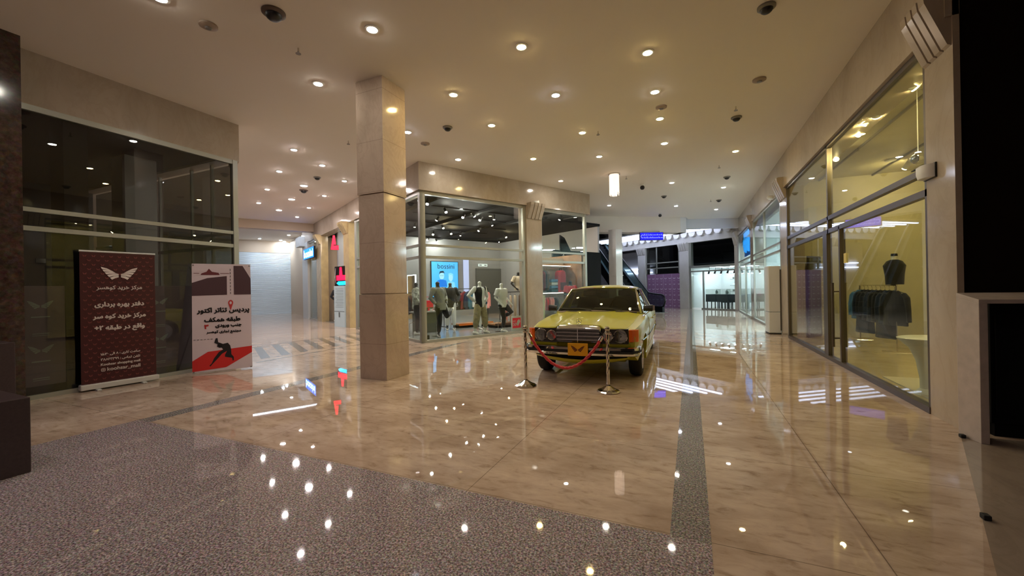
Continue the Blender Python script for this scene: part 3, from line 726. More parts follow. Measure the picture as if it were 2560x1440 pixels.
# ================================================================== LEFT SIDE: hoarding panels, banners, plinth
hm = mat('hoarding_grey', (176, 154, 164), .5); lg = mat('logo_pale', (236, 244, 232), .5)
for y0, y1, ly, lab in ((2.19, 2.70, (2.46,), 'dull purple hoarding panel with butterflies inside the left shop, nearest panel'), (3.3, 4.75, (3.83,), 'dull purple hoarding panel with butterflies between the two standing banners')):
    t = thing('hoarding_panel', lab, 'hoarding', (LX-.09, y0, 0), 0, 'hoarding behind the left shop glass')
    mb = MB(); mb.box(-.03, 0, 0, y1-y0, .16, 1.55); mb.build('panel', hm, t)
    mb = MB()
    for y in ly:
        for z, w in ((1.28, .25), (.66, .25)):
            flat(mb, wing_logo(w), (.003, y-y0, z), (0, -1, 0) if False else (0, 1, 0), (0, 0, 1))
            mb.box(.001, .003, y-y0-.09, y-y0+.09, z-.17, z-.155)
            mb.box(.001, .003, y-y0-.08, y-y0+.08, z-.40, z-.39); mb.box(.001, .003, y-y0-.08, y-y0+.08, z-.425, z-.418)
    mb.build('print', lg, t)
# roll-up banner
b0, b1 = Vector((-8.12, 2.80, 0)), Vector((-8.02, 3.655, 0))
d = (b1-b0); Lb = d.length; rz = math.atan2(d.y, d.x)
t = thing('rollup_banner', 'maroon roll-up banner with white butterfly logo and Persian text', 'banner stand', (b0.x, b0.y, 0), rz)
HB = 2.06
mb = MB(); mb.box(-.02, Lb+.02, -.06, .06, .02, .10); mb.build('base', mat('banner_base', (206, 204, 200), .4, .2), t, bevel=.012)
for x in (.16, Lb-.18):
    mb = MB(); mb.box(x-.025, x+.025, -.13, .13, .001, .02); mb.build('foot', M['alu_white'], t, bevel=.004)
mb = MB(); mb.tube([(-.005, -.0, HB), (Lb+.005, 0, HB)], .014, 8); mb.build('top_rail', M['alu_white'], t, smooth=True)
mb = MB(); mb.tube([(Lb*.5, .05, .06), (Lb*.5, .03, HB)], .01, 8); mb.build('pole', M['alu'], t, smooth=True)
mar = mat('banner_maroon', (66, 18, 22), .45)
mb = MB()
nz = 14
mb.loft([[(0.0+.006*math.sin(k*.9)*0, -.002+.004*math.sin(k*.7), .1+(HB-.1)*k/nz), (Lb, -.002+.004*math.sin(k*.7), .1+(HB-.1)*k/nz), (Lb, .003+.004*math.sin(k*.7), .1+(HB-.1)*k/nz), (0, .003+.004*math.sin(k*.7), .1+(HB-.1)*k/nz)] for k in range(nz+1)])
sh = mb.build('sheet', mar, t)
F = -.012
mb = MB()
for r in range(30):
    for c in range(9):
        x = .05+c*.095+(r % 2)*.047; z = HB-.07-r*.0655
        if x < Lb-.02: flat(mb, small_wing(.05), (x, F, z), (1, 0, 0), (0, 0, 1))
mb.build('pattern', mat('banner_pattern', (120, 54, 54), .5), sh)
mb = MB(); wt = mat('banner_white', (226, 214, 208), .5)
flat(mb, wing_logo(.42), (Lb/2+.0, F-.002, HB-.335), (1, 0, 0), (0, 0, 1))
for s, w, z, bold in (('مرکز خرید کوهسر', .52, HB-.545, .003), ('دفتر بهره برداری', .56, HB-.80, .005), ('مرکز خرید کوه سر', .60, HB-.98, .005), ('واقع در طبقه ۲+', .57, HB-1.16, .005),
                       ('ساعت کاری : ۸ الی ۱۵:۳۰', .45, HB-1.545, .002), ('تلفن تماس : ۳۸۸۴۴۳۹۹', .45, HB-1.625, .002)):
    flat(mb, text_polys(s, width=w, bold=bold, persian=True), (Lb/2, F-.002, z), (1, 0, 0), (0, 0, 1))
flat(mb, text_polys('Koohsar shopping mall', width=.45, bold=.002), (Lb/2, F-.002, HB-1.70), (1, 0, 0), (0, 0, 1))
flat(mb, text_polys('koohsar_mall', width=.38, bold=.002), (Lb/2+.035, F-.002, HB-1.775), (1, 0, 0), (0, 0, 1))
for a, r in ((0, .022), (1, .010)):
    pts = [(Lb/2-.2+r*(abs(math.cos(q))**.6*(1 if math.cos(q) > 0 else -1) if a == 0 else math.cos(q)), F-.002, HB-1.775+r*(abs(math.sin(q))**.6*(1 if math.sin(q) > 0 else -1) if a == 0 else math.sin(q))) for q in [2*PI*k/20 for k in range(21)]]
    mb.tube(pts, .0025, 4)
l = mb.build('lettering', wt, sh); l['label'] = 'white butterfly logo and Persian lettering'
# leaning white banner
c0, c1 = fl(481, 936), fl(631, 920)
d = c1-c0; Lw = d.length; rz = math.atan2(d.y, d.x)
t = thing('display_banner', 'white banner with red foot, map pin and crouching athlete, at the shop corner', 'banner stand', (c0.x, c0.y, 0), rz)
HW = 1.925
lean = .22
BP = lambda x, z, o=0: Vector((x, lean*z/HW-o, z))
wb = mat('banner_sheet_white', (212, 196, 204), .4)
mb = MB(); mb.loft([[BP(0, .02+HW*k/10), BP(Lw, .02+HW*k/10), BP(Lw, .02+HW*k/10, -.004), BP(0, .02+HW*k/10, -.004)] for k in range(11)])
sh = mb.build('sheet', wb, t)
def banner_flat(name, polys, m, o=.004):
    mb = MB()
    for p in polys:
        mb.b.faces.new([mb.v(BP(x*Lw, z*HW, o)) for x, z in p])
    return mb.build(name, m, sh)
banner_flat('dark_fields', [[(.0, .83), (.25, .875), (.58, .895), (.58, .715), (.0, .71)], [(.70, .995), (.86, .995), (1.0, .87), (1.0, .715), (.70, .715)]], mat('banner_brown', (74, 46, 52), .5))
banner_flat('red_field', [[(0, .02), (0, .115), (.25, .19), (1, .215), (1, .155), (.55, .035)]], mat('banner_red', (206, 40, 36), .5))
bk = mat('banner_black', (26, 20, 22), .5)
ath = [[(.40, .40), (.43, .40), (.44, .35), (.52, .325), (.60, .335), (.64, .30), (.655, .25), (.66, .19), (.70, .155), (.70, .115), (.68, .11), (.67, .145), (.55, .165), (.55, .19), (.585, .235), (.50, .205), (.42, .145), (.34, .09), (.31, .065), (.29, .075), (.33, .10), (.37, .16), (.45, .23), (.52, .255), (.50, .28), (.42, .295), (.43, .325), (.375, .345), (.385, .375)]]
ath += [[(.47+.035*math.cos(a), .305+.025*math.sin(a)) for a in [2*PI*k/12 for k in range(12)]]]
ath = [[(x-.02, .055+(z-.065)*.76) for x, z in p] for p in ath]
dash = [[(.02+.055*k, .302), (.055+.055*k, .303), (.055+.055*k, .307), (.02+.055*k, .306)] for k in range(6)]
dash += [[(.635, .945-.032*k), (.645, .945-.032*k), (.645, .965-.032*k), (.635, .965-.032*k)] for k in range(8)]
car = [[(.14, .905), (.46, .905), (.44, .925), (.33, .935), (.28, .965), (.24, .935), (.16, .92)], [(.03, .918), (.12, .918), (.12, .922), (.03, .922)], [(.47, .918), (.62, .918), (.62, .922), (.47, .922)]]
banner_flat('figure', ath+dash, bk, .006)
banner_flat('emblem', car, mat('emblem_maroon', (104, 34, 40), .5), .006)
pin = [[(.64+.045*math.cos(a), .635+.03*math.sin(a)) for a in [PI*k/10 for k in range(11)]]+[(.64, .565)]]
banner_flat('map_pin', pin, mat('pin_red', (190, 54, 52), .5), .007)
banner_flat('map_pin_eye', [[(.64+.02*math.cos(a), .637+.014*math.sin(a)) for a in [2*PI*k/14 for k in range(14)]]], wb, .009)
mb = MB(); mr = MB()
for s, w, x, z, bd, tgt in (('پردیس تئاتر اکتور', .88, .52, .565, .006, mb), ('طبقه همکف', .60, .5, .48, .006, mb), ('جنب ورودی', .44, .60, .42, .006, mb), ('۳', .06, .23, .42, .006, mr), ('مجتمع تجاری کوهسر', .58, .52, .365, .004, mb)):
    flat(tgt, text_polys(s, width=w*Lw, bold=bd, persian=True), BP(x*Lw, z*HW, .008), (1, 0, 0), (0, lean/HW, 1))
mb.build('lettering', bk, sh); o = mr.build('numeral', mat('numeral_red', (196, 44, 44), .5), sh); o['label'] = 'red numeral'
mb = MB()
for x in (.02, Lw-.02):
    for z in (.03, HW-.01): mb.lathe([(.012, 0), (.012, -.006)], BP(x, z, .004), 10, 'y')
mb.build('grommets', M['grey_metal'], t)
mb = MB(); mb.tube([BP(Lw*.5, 1.2, -.02), BP(.04, HW-.03, -.01)], .008, 6); mb.tube([BP(Lw*.5, 1.2, -.02), BP(Lw-.04, HW-.03, -.01)], .008, 6)
mb.tube([BP(Lw*.5, 1.2, -.02), BP(.04, .03, -.01)], .008, 6); mb.tube([BP(Lw*.5, 1.2, -.02), BP(Lw-.04, .03, -.01)], .008, 6); mb.tube([BP(Lw*.5, 1.2, -.02), (Lw*.5, .42, .01)], .008, 6)
mb.build('x_stand', M['black'], t, smooth=True)
# dark plinth at the left edge
mb = MB(); mb.prism([(-5.6, .3), (-4.84, .3), (-4.84, 1.375), (-5.6, 1.375)], 0, .60); o = mb.build('plinth', M['plinth'], bevel=.006)
tag(o, 'dark square stone plinth at the left edge on the speckled granite', 'plinth')
pb = fl(38, 855, .9)
mb = MB(); mb.prism([(pb.x-.85, pb.y-.7), (pb.x, pb.y-.7), (pb.x, pb.y), (pb.x-.85, pb.y)], 0, .90); o = mb.build('plinth', M['plinth'], bevel=.006)
tag(o, 'taller dark stone block behind the square plinth at the left edge', 'plinth')
# ================================================================== RIGHT FRONT: grey gate desk
t = thing('gate_desk', 'grey portal-shaped desk standing beside the near right pillar and dark granite wall', 'desk', (2.25, 4.77, 0))
dm = mat('desk_grey', (176, 164, 158), .3, noise=.05, nscale=12)
mb = MB(); mb.hexa([(0, 0, 0), (.055, 0, 0), (.02, .22, 0), (-.045, .22, 0), (0, 0, 1.20), (.055, 0, 1.20), (.02, .22, 1.25), (-.045, .22, 1.25)]); mb.build('side_panel', dm, t, bevel=.003)
mb = MB(); mb.hexa([(0, 0, 1.20), (.66, 0, 1.20), (.66, .22, 1.25), (-.045, .22, 1.25), (0, 0, 1.235), (.66, 0, 1.235), (.66, .22, 1.29), (-.045, .22, 1.29)]); mb.build('top', dm, t, bevel=.003)
mb = MB(); mb.box(.605, .66, 0, .22, 0, 1.2); mb.build('side_panel', dm, t, bevel=.003)
mb = MB(); mb.box(-.25, .25, .0, .24, .12, 1.19); mb.box(-.22, .22, -.01, 0, .2, 1.1); o = mb.build('cabinet', M['black_paint'], bevel=.01); o.location = (2.69, 5.03, .0)  # black box added to stand for the dark inside the desk opening
mb = MB()
for k in range(5): mb.tube([(.15, .1, .05+.06*k), (.5, .12, .05+.06*k), (.55, .3, .05+.06*k)], .02, 6)
tag(o, 'black box added to darken the opening of the grey portal desk', 'cabinet')
mb.b.free()
mb = MB(); mb.box(-.22, .22, .02, .22, 0, .12); mb.build('base', M['black_paint'], o)
for (x, y), l in (((2.19, 4.90), 'small black floor stop at the foot of the near pillar'), ((1.555, 3.27), 'small black floor stop on the diagonal floor edge')):
    mb = MB(); mb.box(-.018, .018, -.022, .022, 0, .03); o = mb.build('floor_stop', M['rubber'], bevel=.005); o.location = (x, y, .0012); tag(o, l, 'floor stop')
mb = MB(); mb.box(2.26, 2.33, 4.985, 5.015, 0, .62); struct('slot_shade', mb, M['black_paint'])  # black strip stands for the shade in the slot beside the pillar
# ================================================================== THE CAR
M['car_paint'] = mat('car_paint', (182, 178, 22), .3, coat=.55)
M['car_glass'] = glass('car_glass', (196, 200, 188), .045)
M['amber'] = mat('amber_lens', (224, 96, 8), .15, coat=.6)
M['car_dark'] = mat('car_interior', (34, 28, 22), .6)
M['lamp_glass'] = glass('lamp_glass', (238, 240, 238), .05)
car = thing('car', 'yellow-green 1970s saloon car with chrome grille parked behind the red rope', 'car', (-1.545, 6.62, 0), math.radians(1.65))
ST = [(-.80, .800, .785, .79, .042), (-.60, .832, .803, .832, .038), (-.2, .885, .845, .876, .028), (.3, .932, .885, .89, .014), (.72, .962, .915, .895, 0),
      (1.6, .950, .925, .897, 0), (2.6, .950, .925, .893, 0), (3.1, .962, .92, .885, 0), (3.6, .93, .89, .868, 0), (3.86, .885, .855, .84, 0)]
def cpar(y):
    if y <= ST[0][0]: return ST[0][1:]
    for a, b in zip(ST, ST[1:]):
        if y <= b[0]:
            t = (y-a[0])/(b[0]-a[0]); return tuple(p+(q-p)*t for p, q in zip(a[1:], b[1:]))
    return ST[-1][1:]
def bow(y, x):
    f = max(0, min(1, (.3-y)/1.1)); return y + .10*f*(x/.83)**2
def half(y):
    zc, zs, Wd, r = cpar(y); zb = .235+.19*max(0, min(1, (-.3-y)/.45))
    pts = [(0, zc+r), (.19, zc+r-.001), (.315, zc+r*.75), (.36, zc-.004), (.56, zc-.012), (Wd*.83, zs+.004), (Wd-.045, zs-.022), (Wd-.012, zs-.085), (Wd, .665), (Wd-.006, .52), (Wd-.02, max(.40, zb+.03)), (Wd-.06, zb)]
    return [Vector((x, bow(y, x), z)) for x, z in pts]
def ring(y):
    h = half(y); return h + [Vector((-p.x, p.y, p.z)) for p in h[:0:-1]]
ys = [-.80, -.74, -.66, -.6, -.45, -.3, -.15, 0, .15, .3, .5, .72, 1.0, 1.3, 1.6, 1.9, 2.2, 2.45, 2.6, 2.8, 3.0, 3.1, 3.3, 3.5, 3.65, 3.78, 3.86]
mb = MB()
R = [[mb.v(p) for p in ring(y)] for y in ys]
n = len(R[0])
for a, c in zip(R, R[1:]):
    for i in range(n): mb.b.faces.new((a[i], a[(i+1) % n], c[(i+1) % n], c[i]))
for Rr in (R[0], R[-1]):
    k = 12
    for i in range(k-1):
        q = [Rr[i], Rr[i+1], Rr[(n-i-1) % n], Rr[(n-i) % n]]
        q2 = []
        for w in q:
            if w not in q2: q2.append(w)
        mb.b.faces.new(q2)
body = mb.build('body', M['car_paint'], car)
cut = MB()
for y in (0, 2.795):
    for s in (-1, 1):
        cut.lathe([(.365, .60), (.365, 1.0)] if s > 0 else [(.365, -1.0), (.365, -.60)], (0, y, .295), 40, 'x')
bmesh.ops.recalc_face_normals(cut.b, faces=cut.b.faces[:])
cm_ = bpy.data.meshes.new('cutter'); cut.b.to_mesh(cm_); cut.b.free()
co = bpy.data.objects.new('cutter', cm_); COL.objects.link(co); co.matrix_world = Matrix.Translation(car.location) @ Matrix.Rotation(car.rotation_euler.z, 4, 'Z')
bpy.context.view_layer.update()
bo = body.modifiers.new('arch', 'BOOLEAN'); bo.object = co; bo.operation = 'DIFFERENCE'; bo.solver = 'EXACT'
bake(body); bpy.data.objects.remove(co)
for p in body.data.polygons: p.use_smooth = True
body.data.set_sharp_from_angle(angle=math.radians(28))
def patch(name, y0, y1, k0, k1, off, m, side=0, ny=10, bev=0):
    """a panel of the body skin, lifted by off; side 0 = both halves across the top"""
    mb = MB(); rows = []
    for j in range(ny+1):
        y = y0+(y1-y0)*j/ny; h = half(y)
        pts = h[k0:k1+1]
        if side == 0: pts = [Vector((-p.x, p.y, p.z)) for p in pts[:0:-1]]+pts
        elif side < 0: pts = [Vector((-p.x, p.y, p.z)) for p in pts]
        rows.append([p+(Vector((0, 0, off)) if side == 0 else Vector((off*side, 0, 0))) for p in pts])
    low = [[p-(Vector((0, 0, off*1.5)) if side == 0 else Vector((off*1.5*side, 0, 0))) for p in r] for r in rows]
    A = [[mb.v(p) for p in r] for r in rows]; Bv = [[mb.v(p) for p in r] for r in low]; w = len(A[0])
    for j in range(ny):
        for i in range(w-1):
            mb.b.faces.new((A[j][i], A[j][i+1], A[j+1][i+1], A[j+1][i]))
        for i in (0, w-1): mb.b.faces.new((A[j][i], A[j+1][i], Bv[j+1][i], Bv[j][i]))
    for j in (0, ny):
        for i in range(w-1): mb.b.faces.new((A[j][i], A[j][i+1], Bv[j][i+1], Bv[j][i]))
    return mb.build(name, m, car, smooth=True)
patch('hood', -.775, .70, 0, 5, .005, M['car_paint'])
patch('trunk_lid', 3.12, 3.84, 0, 4, .005, M['car_paint'])
for s in (-1, 1):
    for a, b in ((.80, 1.70), (1.72, 2.42)):
        d_ = patch('door', a, b, 5, 10, .005, M['car_paint'], s)
        mb = MB(); x = .905*s; y = b-.16; mb.tube([(x, y-.08, .80), (x+.022*s, y-.06, .80), (x+.022*s, y+.06, .80), (x, y+.08, .80)], .012, 6); mb.build('door_handle', M['chrome'], d_, smooth=True)
    mb = MB(); mb.tube([(s*(cpar(y)[2]+.004), bow(y, .88), .585) for y in (-.36, .36)], .011, 6); mb.tube([(s*(cpar(y)[2]+.006), y, .585) for y in (.42, 1.2, 2.0, 2.42)], .011, 6); mb.tube([(s*(cpar(y)[2]+.004), y, .585) for y in (3.18, 3.5, 3.7)], .011, 6); mb.build('side_trim', M['chrome'], car, smooth=True)
    mb = MB(); mb.box(min(s*.80, s*.86), max(s*.80, s*.86), .40, 2.40, .20, .30); mb.build('sill', M['car_paint'], car)
# roof and pillars
mb = MB(); rows = []
for j in range(11):
    t = j/10; y = 1.30+1.30*t; dz = -.048*(1-min(1, t/.4))**2-.03*(max(0, (t-.7)/.3))**2
    ln = [(0, 1.436), (.25, 1.431), (.44, 1.415), (.555, 1.388), (.605, 1.36), (.63, 1.335)]
    top = [Vector((x, y+.07*(x/.6)**2*(1-2*t), z+dz*(1-.75*(x/.63)**2))) for x, z in ln]
    rows.append([Vector((-p.x, p.y, p.z)) for p in top[:0:-1]]+top+[p-Vector((p.x*.06, 0, .03)) for p in top[::-1]]+[Vector((-p.x*.94, p.y, p.z-.03)) for p in top[1:]])
mb.loft(rows); roof = mb.build('roof', M['car_paint'], car, smooth=True)
wsb = [(x, .60+.12*(x/.74)**2, .972-.028*(x/.74)**2) for x in [-.74+1.48*k/10 for k in range(11)]]
wst = [(x, 1.27+.085*(x/.615)**2, 1.383-.03*(x/.615)**2) for x in [-.615+1.23*k/10 for k in range(11)]]
def sheet(name, rows, m, off):
    mb = MB(); off = Vector(off)
    A = [[mb.v(p) for p in r] for r in rows]; Bv = [[mb.v(Vector(p)-off) for p in r] for r in rows]
    for G in (A, Bv):
        for a, b in zip(G, G[1:]):
            for i in range(len(a)-1): mb.b.faces.new((a[i], a[i+1], b[i+1], b[i]))
    return mb.build(name, m, car, smooth=True)
rows = [[tuple(Vector(b)*(1-t)+Vector(c)*t+Vector((0, -.02*math.sin(PI*t), .01*math.sin(PI*t)))) for b, c in zip(wsb, wst)] for t in [k/5 for k in range(6)]]
ws = sheet('windscreen', rows, M['car_glass'], (0, -.004, .004))
edge = [rows[0][i] for i in range(11)]+[r[-1] for r in rows[1:]]+[rows[-1][i] for i in range(9, -1, -1)]+[r[0] for r in rows[-2:0:-1]]+[rows[0][0]]
mb = MB(); mb.tube([Vector(p)+Vector((0, -.004, .004)) for p in edge], .0125, 6); mb.build('chrome_surround', M['chrome'], ws, smooth=True)
rwb = [(x, 3.20-.10*(x/.70)**2, .965-.02*(x/.7)**2) for x in [-.70+1.4*k/8 for k in range(9)]]
rwt = [(x, 2.62-.06*(x/.6)**2, 1.39-.05*(x/.6)**2) for x in [-.60+1.2*k/8 for k in range(9)]]
sheet('rear_window', [rwb, rwt], M['car_glass'], (0, .004, .004))
for s in (-1, 1):
    P = lambda x, y, z: Vector((s*x, y, z))
    def post(name, a, b, wa, wb_, th=.035):
        mb = MB(); a, b = Vector(a), Vector(b)
        mb.hexa([P(a.x, a.y-wa, a.z), P(a.x, a.y+wa, a.z), P(a.x-th, a.y+wa, a.z), P(a.x-th, a.y-wa, a.z), P(b.x, b.y-wb_, b.z), P(b.x, b.y+wb_, b.z), P(b.x-th, b.y+wb_, b.z), P(b.x-th, b.y-wb_, b.z)])
        return mb.build(name, M['car_paint'], car, bevel=.008)
    post('front_pillar', (.775, .77, .925), (.632, 1.375, 1.345), .035, .028)
    post('centre_pillar', (.815, 1.725, .915), (.645, 1.74, 1.345), .04, .03)
    post('rear_pillar', (.80, 2.90, .925), (.628, 2.53, 1.345), .20, .06)
    for nm, q in (('front_side_window', [(.79, .84, .93), (.808, 1.69, .925), (.642, 1.71, 1.335), (.632, 1.40, 1.335)]), ('rear_side_window', [(.808, 1.765, .925), (.797, 2.70, .93), (.632, 2.47, 1.335), (.642, 1.77, 1.335)])):
        mb = MB(); q = [P(*p) for p in q]; o4 = Vector((s*-.006, 0, 0))
        mb.hexa(q+[p+o4 for p in q]); g = mb.build(nm, M['car_glass'], car)
        mb = MB(); mb.tube(q+[q[0]], .011, 6); mb.build('chrome_frame', M['chrome'], g, smooth=True)
    mb = MB(); mb.tube([P(.825, .78, .925), P(.84, 1.7, .928), P(.825, 2.75, .928)], .011, 6); mb.tube([P(.64, 1.36, 1.345), P(.655, 1.75, 1.355), P(.64, 2.5, 1.345)], .012, 6); mb.build('belt_trim', M['chrome'], car, smooth=True)
    mirx = 1.0 if s > 0 else .99
    mb = MB(); mb.loft([[P(.795+w*.155, .80-.0+d, z) for (d, z) in ((0, .955+.01*(1-w)), (.07, .955), (.085, 1.01), (.07, 1.075-.02*(1-w)), (0, 1.07-.02*(1-w)), (-.02, 1.01))] for w in (0, .25, .85, 1.0)])
    mr = mb.build('wing_mirror', M['black'], car, smooth=True, bevel=.008)
    mb = MB(); mb.slab([(s*.855, .965), (s*.98, .968), (s*.98, 1.058), (s*.855, 1.055)], .889, .893, 'y'); mb.build('mirror_glass', M['chrome'], mr)
# interior
mb = MB(); mb.box(-.72, .72, .74, 3.08, .966, .972); mb.box(-.70, .70, .74, .98, .972, 1.01); mb.build('cabin_floor', M['car_dark'], car)
for s in (-1, 1):
    mb = MB(); x = .36*s
    mb.loft([[(x-.24, 1.62, .97), (x+.24, 1.62, .97), (x+.24, 1.74, .97), (x-.24, 1.74, .97)], [(x-.22, 1.72, 1.16), (x+.22, 1.72, 1.16), (x+.22, 1.82, 1.16), (x-.22, 1.82, 1.16)], [(x-.17, 1.74, 1.2), (x+.17, 1.74, 1.2), (x+.17, 1.81, 1.2), (x-.17, 1.81, 1.2)]])
    st = mb.build('front_seat', M['car_dark'], car, bevel=.02)
    mb = MB(); mb.box(x-.12, x+.12, 1.75, 1.82, 1.21, 1.33); mb.build('headrest', M['car_dark'], st, bevel=.025)
mb = MB(); mb.loft([[(-.62, 2.62, .97), (.62, 2.62, .97), (.62, 2.8, .97), (-.62, 2.8, .97)], [(-.58, 2.74, 1.14), (.58, 2.74, 1.14), (.58, 2.84, 1.14), (-.58, 2.84, 1.14)]]); mb.build('rear_seat', M['car_dark'], car, bevel=.02)
mb = MB(); mb.tube([(.36+.19*math.cos(a), 1.12+.05*math.sin(a)*.5, 1.02+.17*math.sin(a)) for a in [2*PI*k/24 for k in range(25)]], .013, 6); mb.tube([(.19, 1.12, 1.02), (.53, 1.12, 1.02)], .012, 6); mb.build('steering_wheel', M['black'], car, smooth=True)
mb = MB(); mb.box(-.11, .11, 1.26, 1.28, 1.27, 1.33); mb.build('rear_view_mirror', M['black'], car, bevel=.008)
# wipers
for a, b, c in (((-.08, .585, .978), (-.30, .61, 1.0), (-.62, .665, .985)), ((.46, .625, .972), (.22, .605, 1.0), (-.02, .60, 1.005)), ):
    mb = MB(); mb.tube([Vector(a)+Vector((0, -.02, .01)), Vector(b)+Vector((0, -.028, .016)), Vector(c)+Vector((0, -.03, .02))], [.012, .010, .006], 6); mb.build('wiper', M['black'], car, smooth=True)
mb = MB(); mb.loft([[(x, .60+.12*(x/.74)**2-.055+dy, .956-.028*(x/.74)**2+dz) for dy, dz in ((0, 0), (.05, .012), (.05, .004), (0, -.01))] for x in [-.70+1.4*k/10 for k in range(11)]]); mb.build('cowl_strip', M['chrome'], car, smooth=True)
# nose: grille, headlamps, indicators, bumper, plate, star
yb = lambda x: -.80+.10*(x/.83)**2
g = MB()
out_ = [(-.335, .578), (-.335, .77), (-.322, .815), (-.285, .838), (-.12, .848), (.12, .848), (.285, .838), (.322, .815), (.335, .77), (.335, .578)]
inn = [(-.318, .592), (-.318, .765), (-.308, .787), (-.285, .795), (-.12, .799), (.12, .799), (.285, .795), (.308, .787), (.318, .765), (.318, .592)]
for i in range(len(out_)):
    j = (i+1) % len(out_)
    a, b, c, d_ = out_[i], out_[j], inn[j], inn[i]
    back = .05
    g.hexa([(a[0], -.835+ (.02 if a[1] > .8 else 0), a[1]), (b[0], -.835+(.02 if b[1] > .8 else 0), b[1]), (c[0], -.875, c[1]), (d_[0], -.875, d_[1]), (a[0], -.78, a[1]), (b[0], -.78, b[1]), (c[0], -.80, c[1]), (d_[0], -.80, d_[1])])
gr = g.build('grille', M['chrome'], car, smooth=True); gr['label'] = 'chrome radiator shell'
mb = MB(); mb.box(-.32, .32, -.825, -.80, .59, .80); mb.build('grille_back', M['black'], gr)
mb = MB()
for k in range(16):
    z = .600+.0126*k; th = .0046 if k % 4 == 3 else .0012
    mb.box(-.318, .318, -.870 if k % 4 == 3 else -.856, -.83, z-th, z+th)
mb.box(-.007, .007, -.874, -.83, .59, .80)
mb.build('grille_bars', M['chrome'], gr)
for s in (-1, 1):
    X = lambda x: s*x
    mb = MB(); L = [(.340, yb(.340)), (.52, yb(.52)), (.70, yb(.70))]
    poly = [(X(x), y-.018) for x, y in L]+[(X(x), y+.12) for x, y in L[::-1]]
    mb.prism(poly, .578, .592); mb.prism(poly, .778, .79)
    mb.prism([(X(x), y-.004) for x, y in L]+[(X(x), y+.06) for x, y in L[::-1]], .59, .78)
    mb.prism([(X(.340), yb(.34)-.018), (X(.35), yb(.35)-.018), (X(.35), yb(.35)+.05), (X(.340), yb(.340)+.05)], .578, .79)
    hl = mb.build('headlamp', mat('headlamp_surround', (46, 42, 40), .4), car)
    for x, r in ((.595, .094), (.418, .073)):
        y = yb(x)-.006; c = (X(x), y, .685)
        mb = MB(); mb.lathe([(r*1.05, .012), (r*1.06, -.012), (r*.98, -.016), (r*.94, -.006)], c, 28, 'y'); mb.build('lamp_ring', M['chrome'], hl, smooth=True)
        mb = MB(); mb.lathe([(r*.94, -.002), (r*.8, .014), (r*.45, .028), (r*.15, .032)], c, 24, 'y'); mb.build('reflector', mat('reflector_grey', (226, 222, 216), .4, .0), hl, smooth=True)
        mb = MB(); mb.ball((c[0], c[1]+.0, c[2]), r*.2, 10); mb.build('bulb_cap', M['grey_metal'], hl, smooth=True)
        mb = MB(); mb.lathe([(r*.94, -.006), (r*.7, -.016), (r*.35, -.021), (.001, -.023)], c, 24, 'y'); mb.build('lens', M['lamp_glass'], hl, smooth=True)
    mb = MB(); mb.prism([(X(.708), yb(.708)-.016), (X(.752), -.735), (X(.792), -.70), (X(.828), -.645), (X(.834), -.61), (X(.69), -.61)], .605, .778)
    mb.build('indicator', M['amber'], car, bevel=.006)
    mb = MB(); mb.prism([(X(.34), yb(.34)+.0), (X(.72), yb(.72)+.0), (X(.72), yb(.72)+.08), (X(.34), yb(.34)+.1)], .545, .578); mb.build('lamp_apron', M['car_paint'], car)
def bumper(name, sgn, yc):
    path = [(-.836, yc+sgn*.36), (-.834, yc+sgn*.24), (-.815, yc+sgn*.16), (-.765, yc+sgn*.095), (-.6, yc+sgn*.045), (-.3, yc+sgn*.012), (0, yc), (.3, yc+sgn*.012), (.6, yc+sgn*.045), (.765, yc+sgn*.095), (.815, yc+sgn*.16), (.834, yc+sgn*.24), (.836, yc+sgn*.36)]
    prof = [(.05, .412), (.0, .414), (-.022, .425), (-.03, .45), (-.018, .466), (-.018, .486), (-.03, .50), (-.022, .532), (0, .541), (.05, .541)]
    rings = []
    for i, (x, y) in enumerate(path):
        p0 = Vector(path[max(0, i-1)]); p1 = Vector(path[min(len(path)-1, i+1)]); d_ = (p1-p0).normalized(); nrm = Vector((-d_.y, d_.x))*sgn
        rings.append([(x+nrm.x*o, y+nrm.y*o, z) for o, z in prof])
    mb = MB(); mb.loft(rings); b_ = mb.build(name, M['chrome'], car, smooth=True)
    mb = MB(); rg = []
    for i, (x, y) in enumerate(path):
        p0 = Vector(path[max(0, i-1)]); p1 = Vector(path[min(len(path)-1, i+1)]); d_ = (p1-p0).normalized(); nrm = Vector((-d_.y, d_.x))*sgn
        rg.append([(x+nrm.x*o, y+nrm.y*o, z) for o, z in ((-.012, .464), (-.034, .467), (-.034, .485), (-.012, .488))])
    mb.loft(rg); mb.build('rubber_strip', M['rubber'], b_)
bumper('front_bumper', 1, -.925); bumper('rear_bumper', -1, 3.98)
mb = MB(); rise = lambda x: .085*(abs(x)/.70)**2.2; mb.loft([[(x, yb(x)+.05, .27+rise(x)), (x, yb(x)-.0, .305+rise(x)), (x, yb(x)-.008, .335+rise(x)*.9), (x, yb(x)+.06, .345+rise(x)*.9), (x, yb(x)+.12, .27+rise(x))] for x in [-.70+.1*k for k in range(15)]]); mb.build('front_apron', M['car_paint'], car, smooth=True)
mb = MB(); mb.loft([[(x, yb(x)-.012, .352+.03*(abs(x)/.68)**3), (x, yb(x)-.012, .43), (x, yb(x)+.08, .43), (x, yb(x)+.08, .352+.03*(abs(x)/.68)**3)] for x in [-.68+.136*k for k in range(11)]]); mb.build('air_intake', M['black_paint'], car)
pl = MB(); pl.box(-.122, .170, -.985, -.975, .42, .60); plate = pl.build('number_plate', mat('gold_plate', (236, 176, 40), .3, .5), car, bevel=.002); plate['label'] = 'gold plate with a dark butterfly'
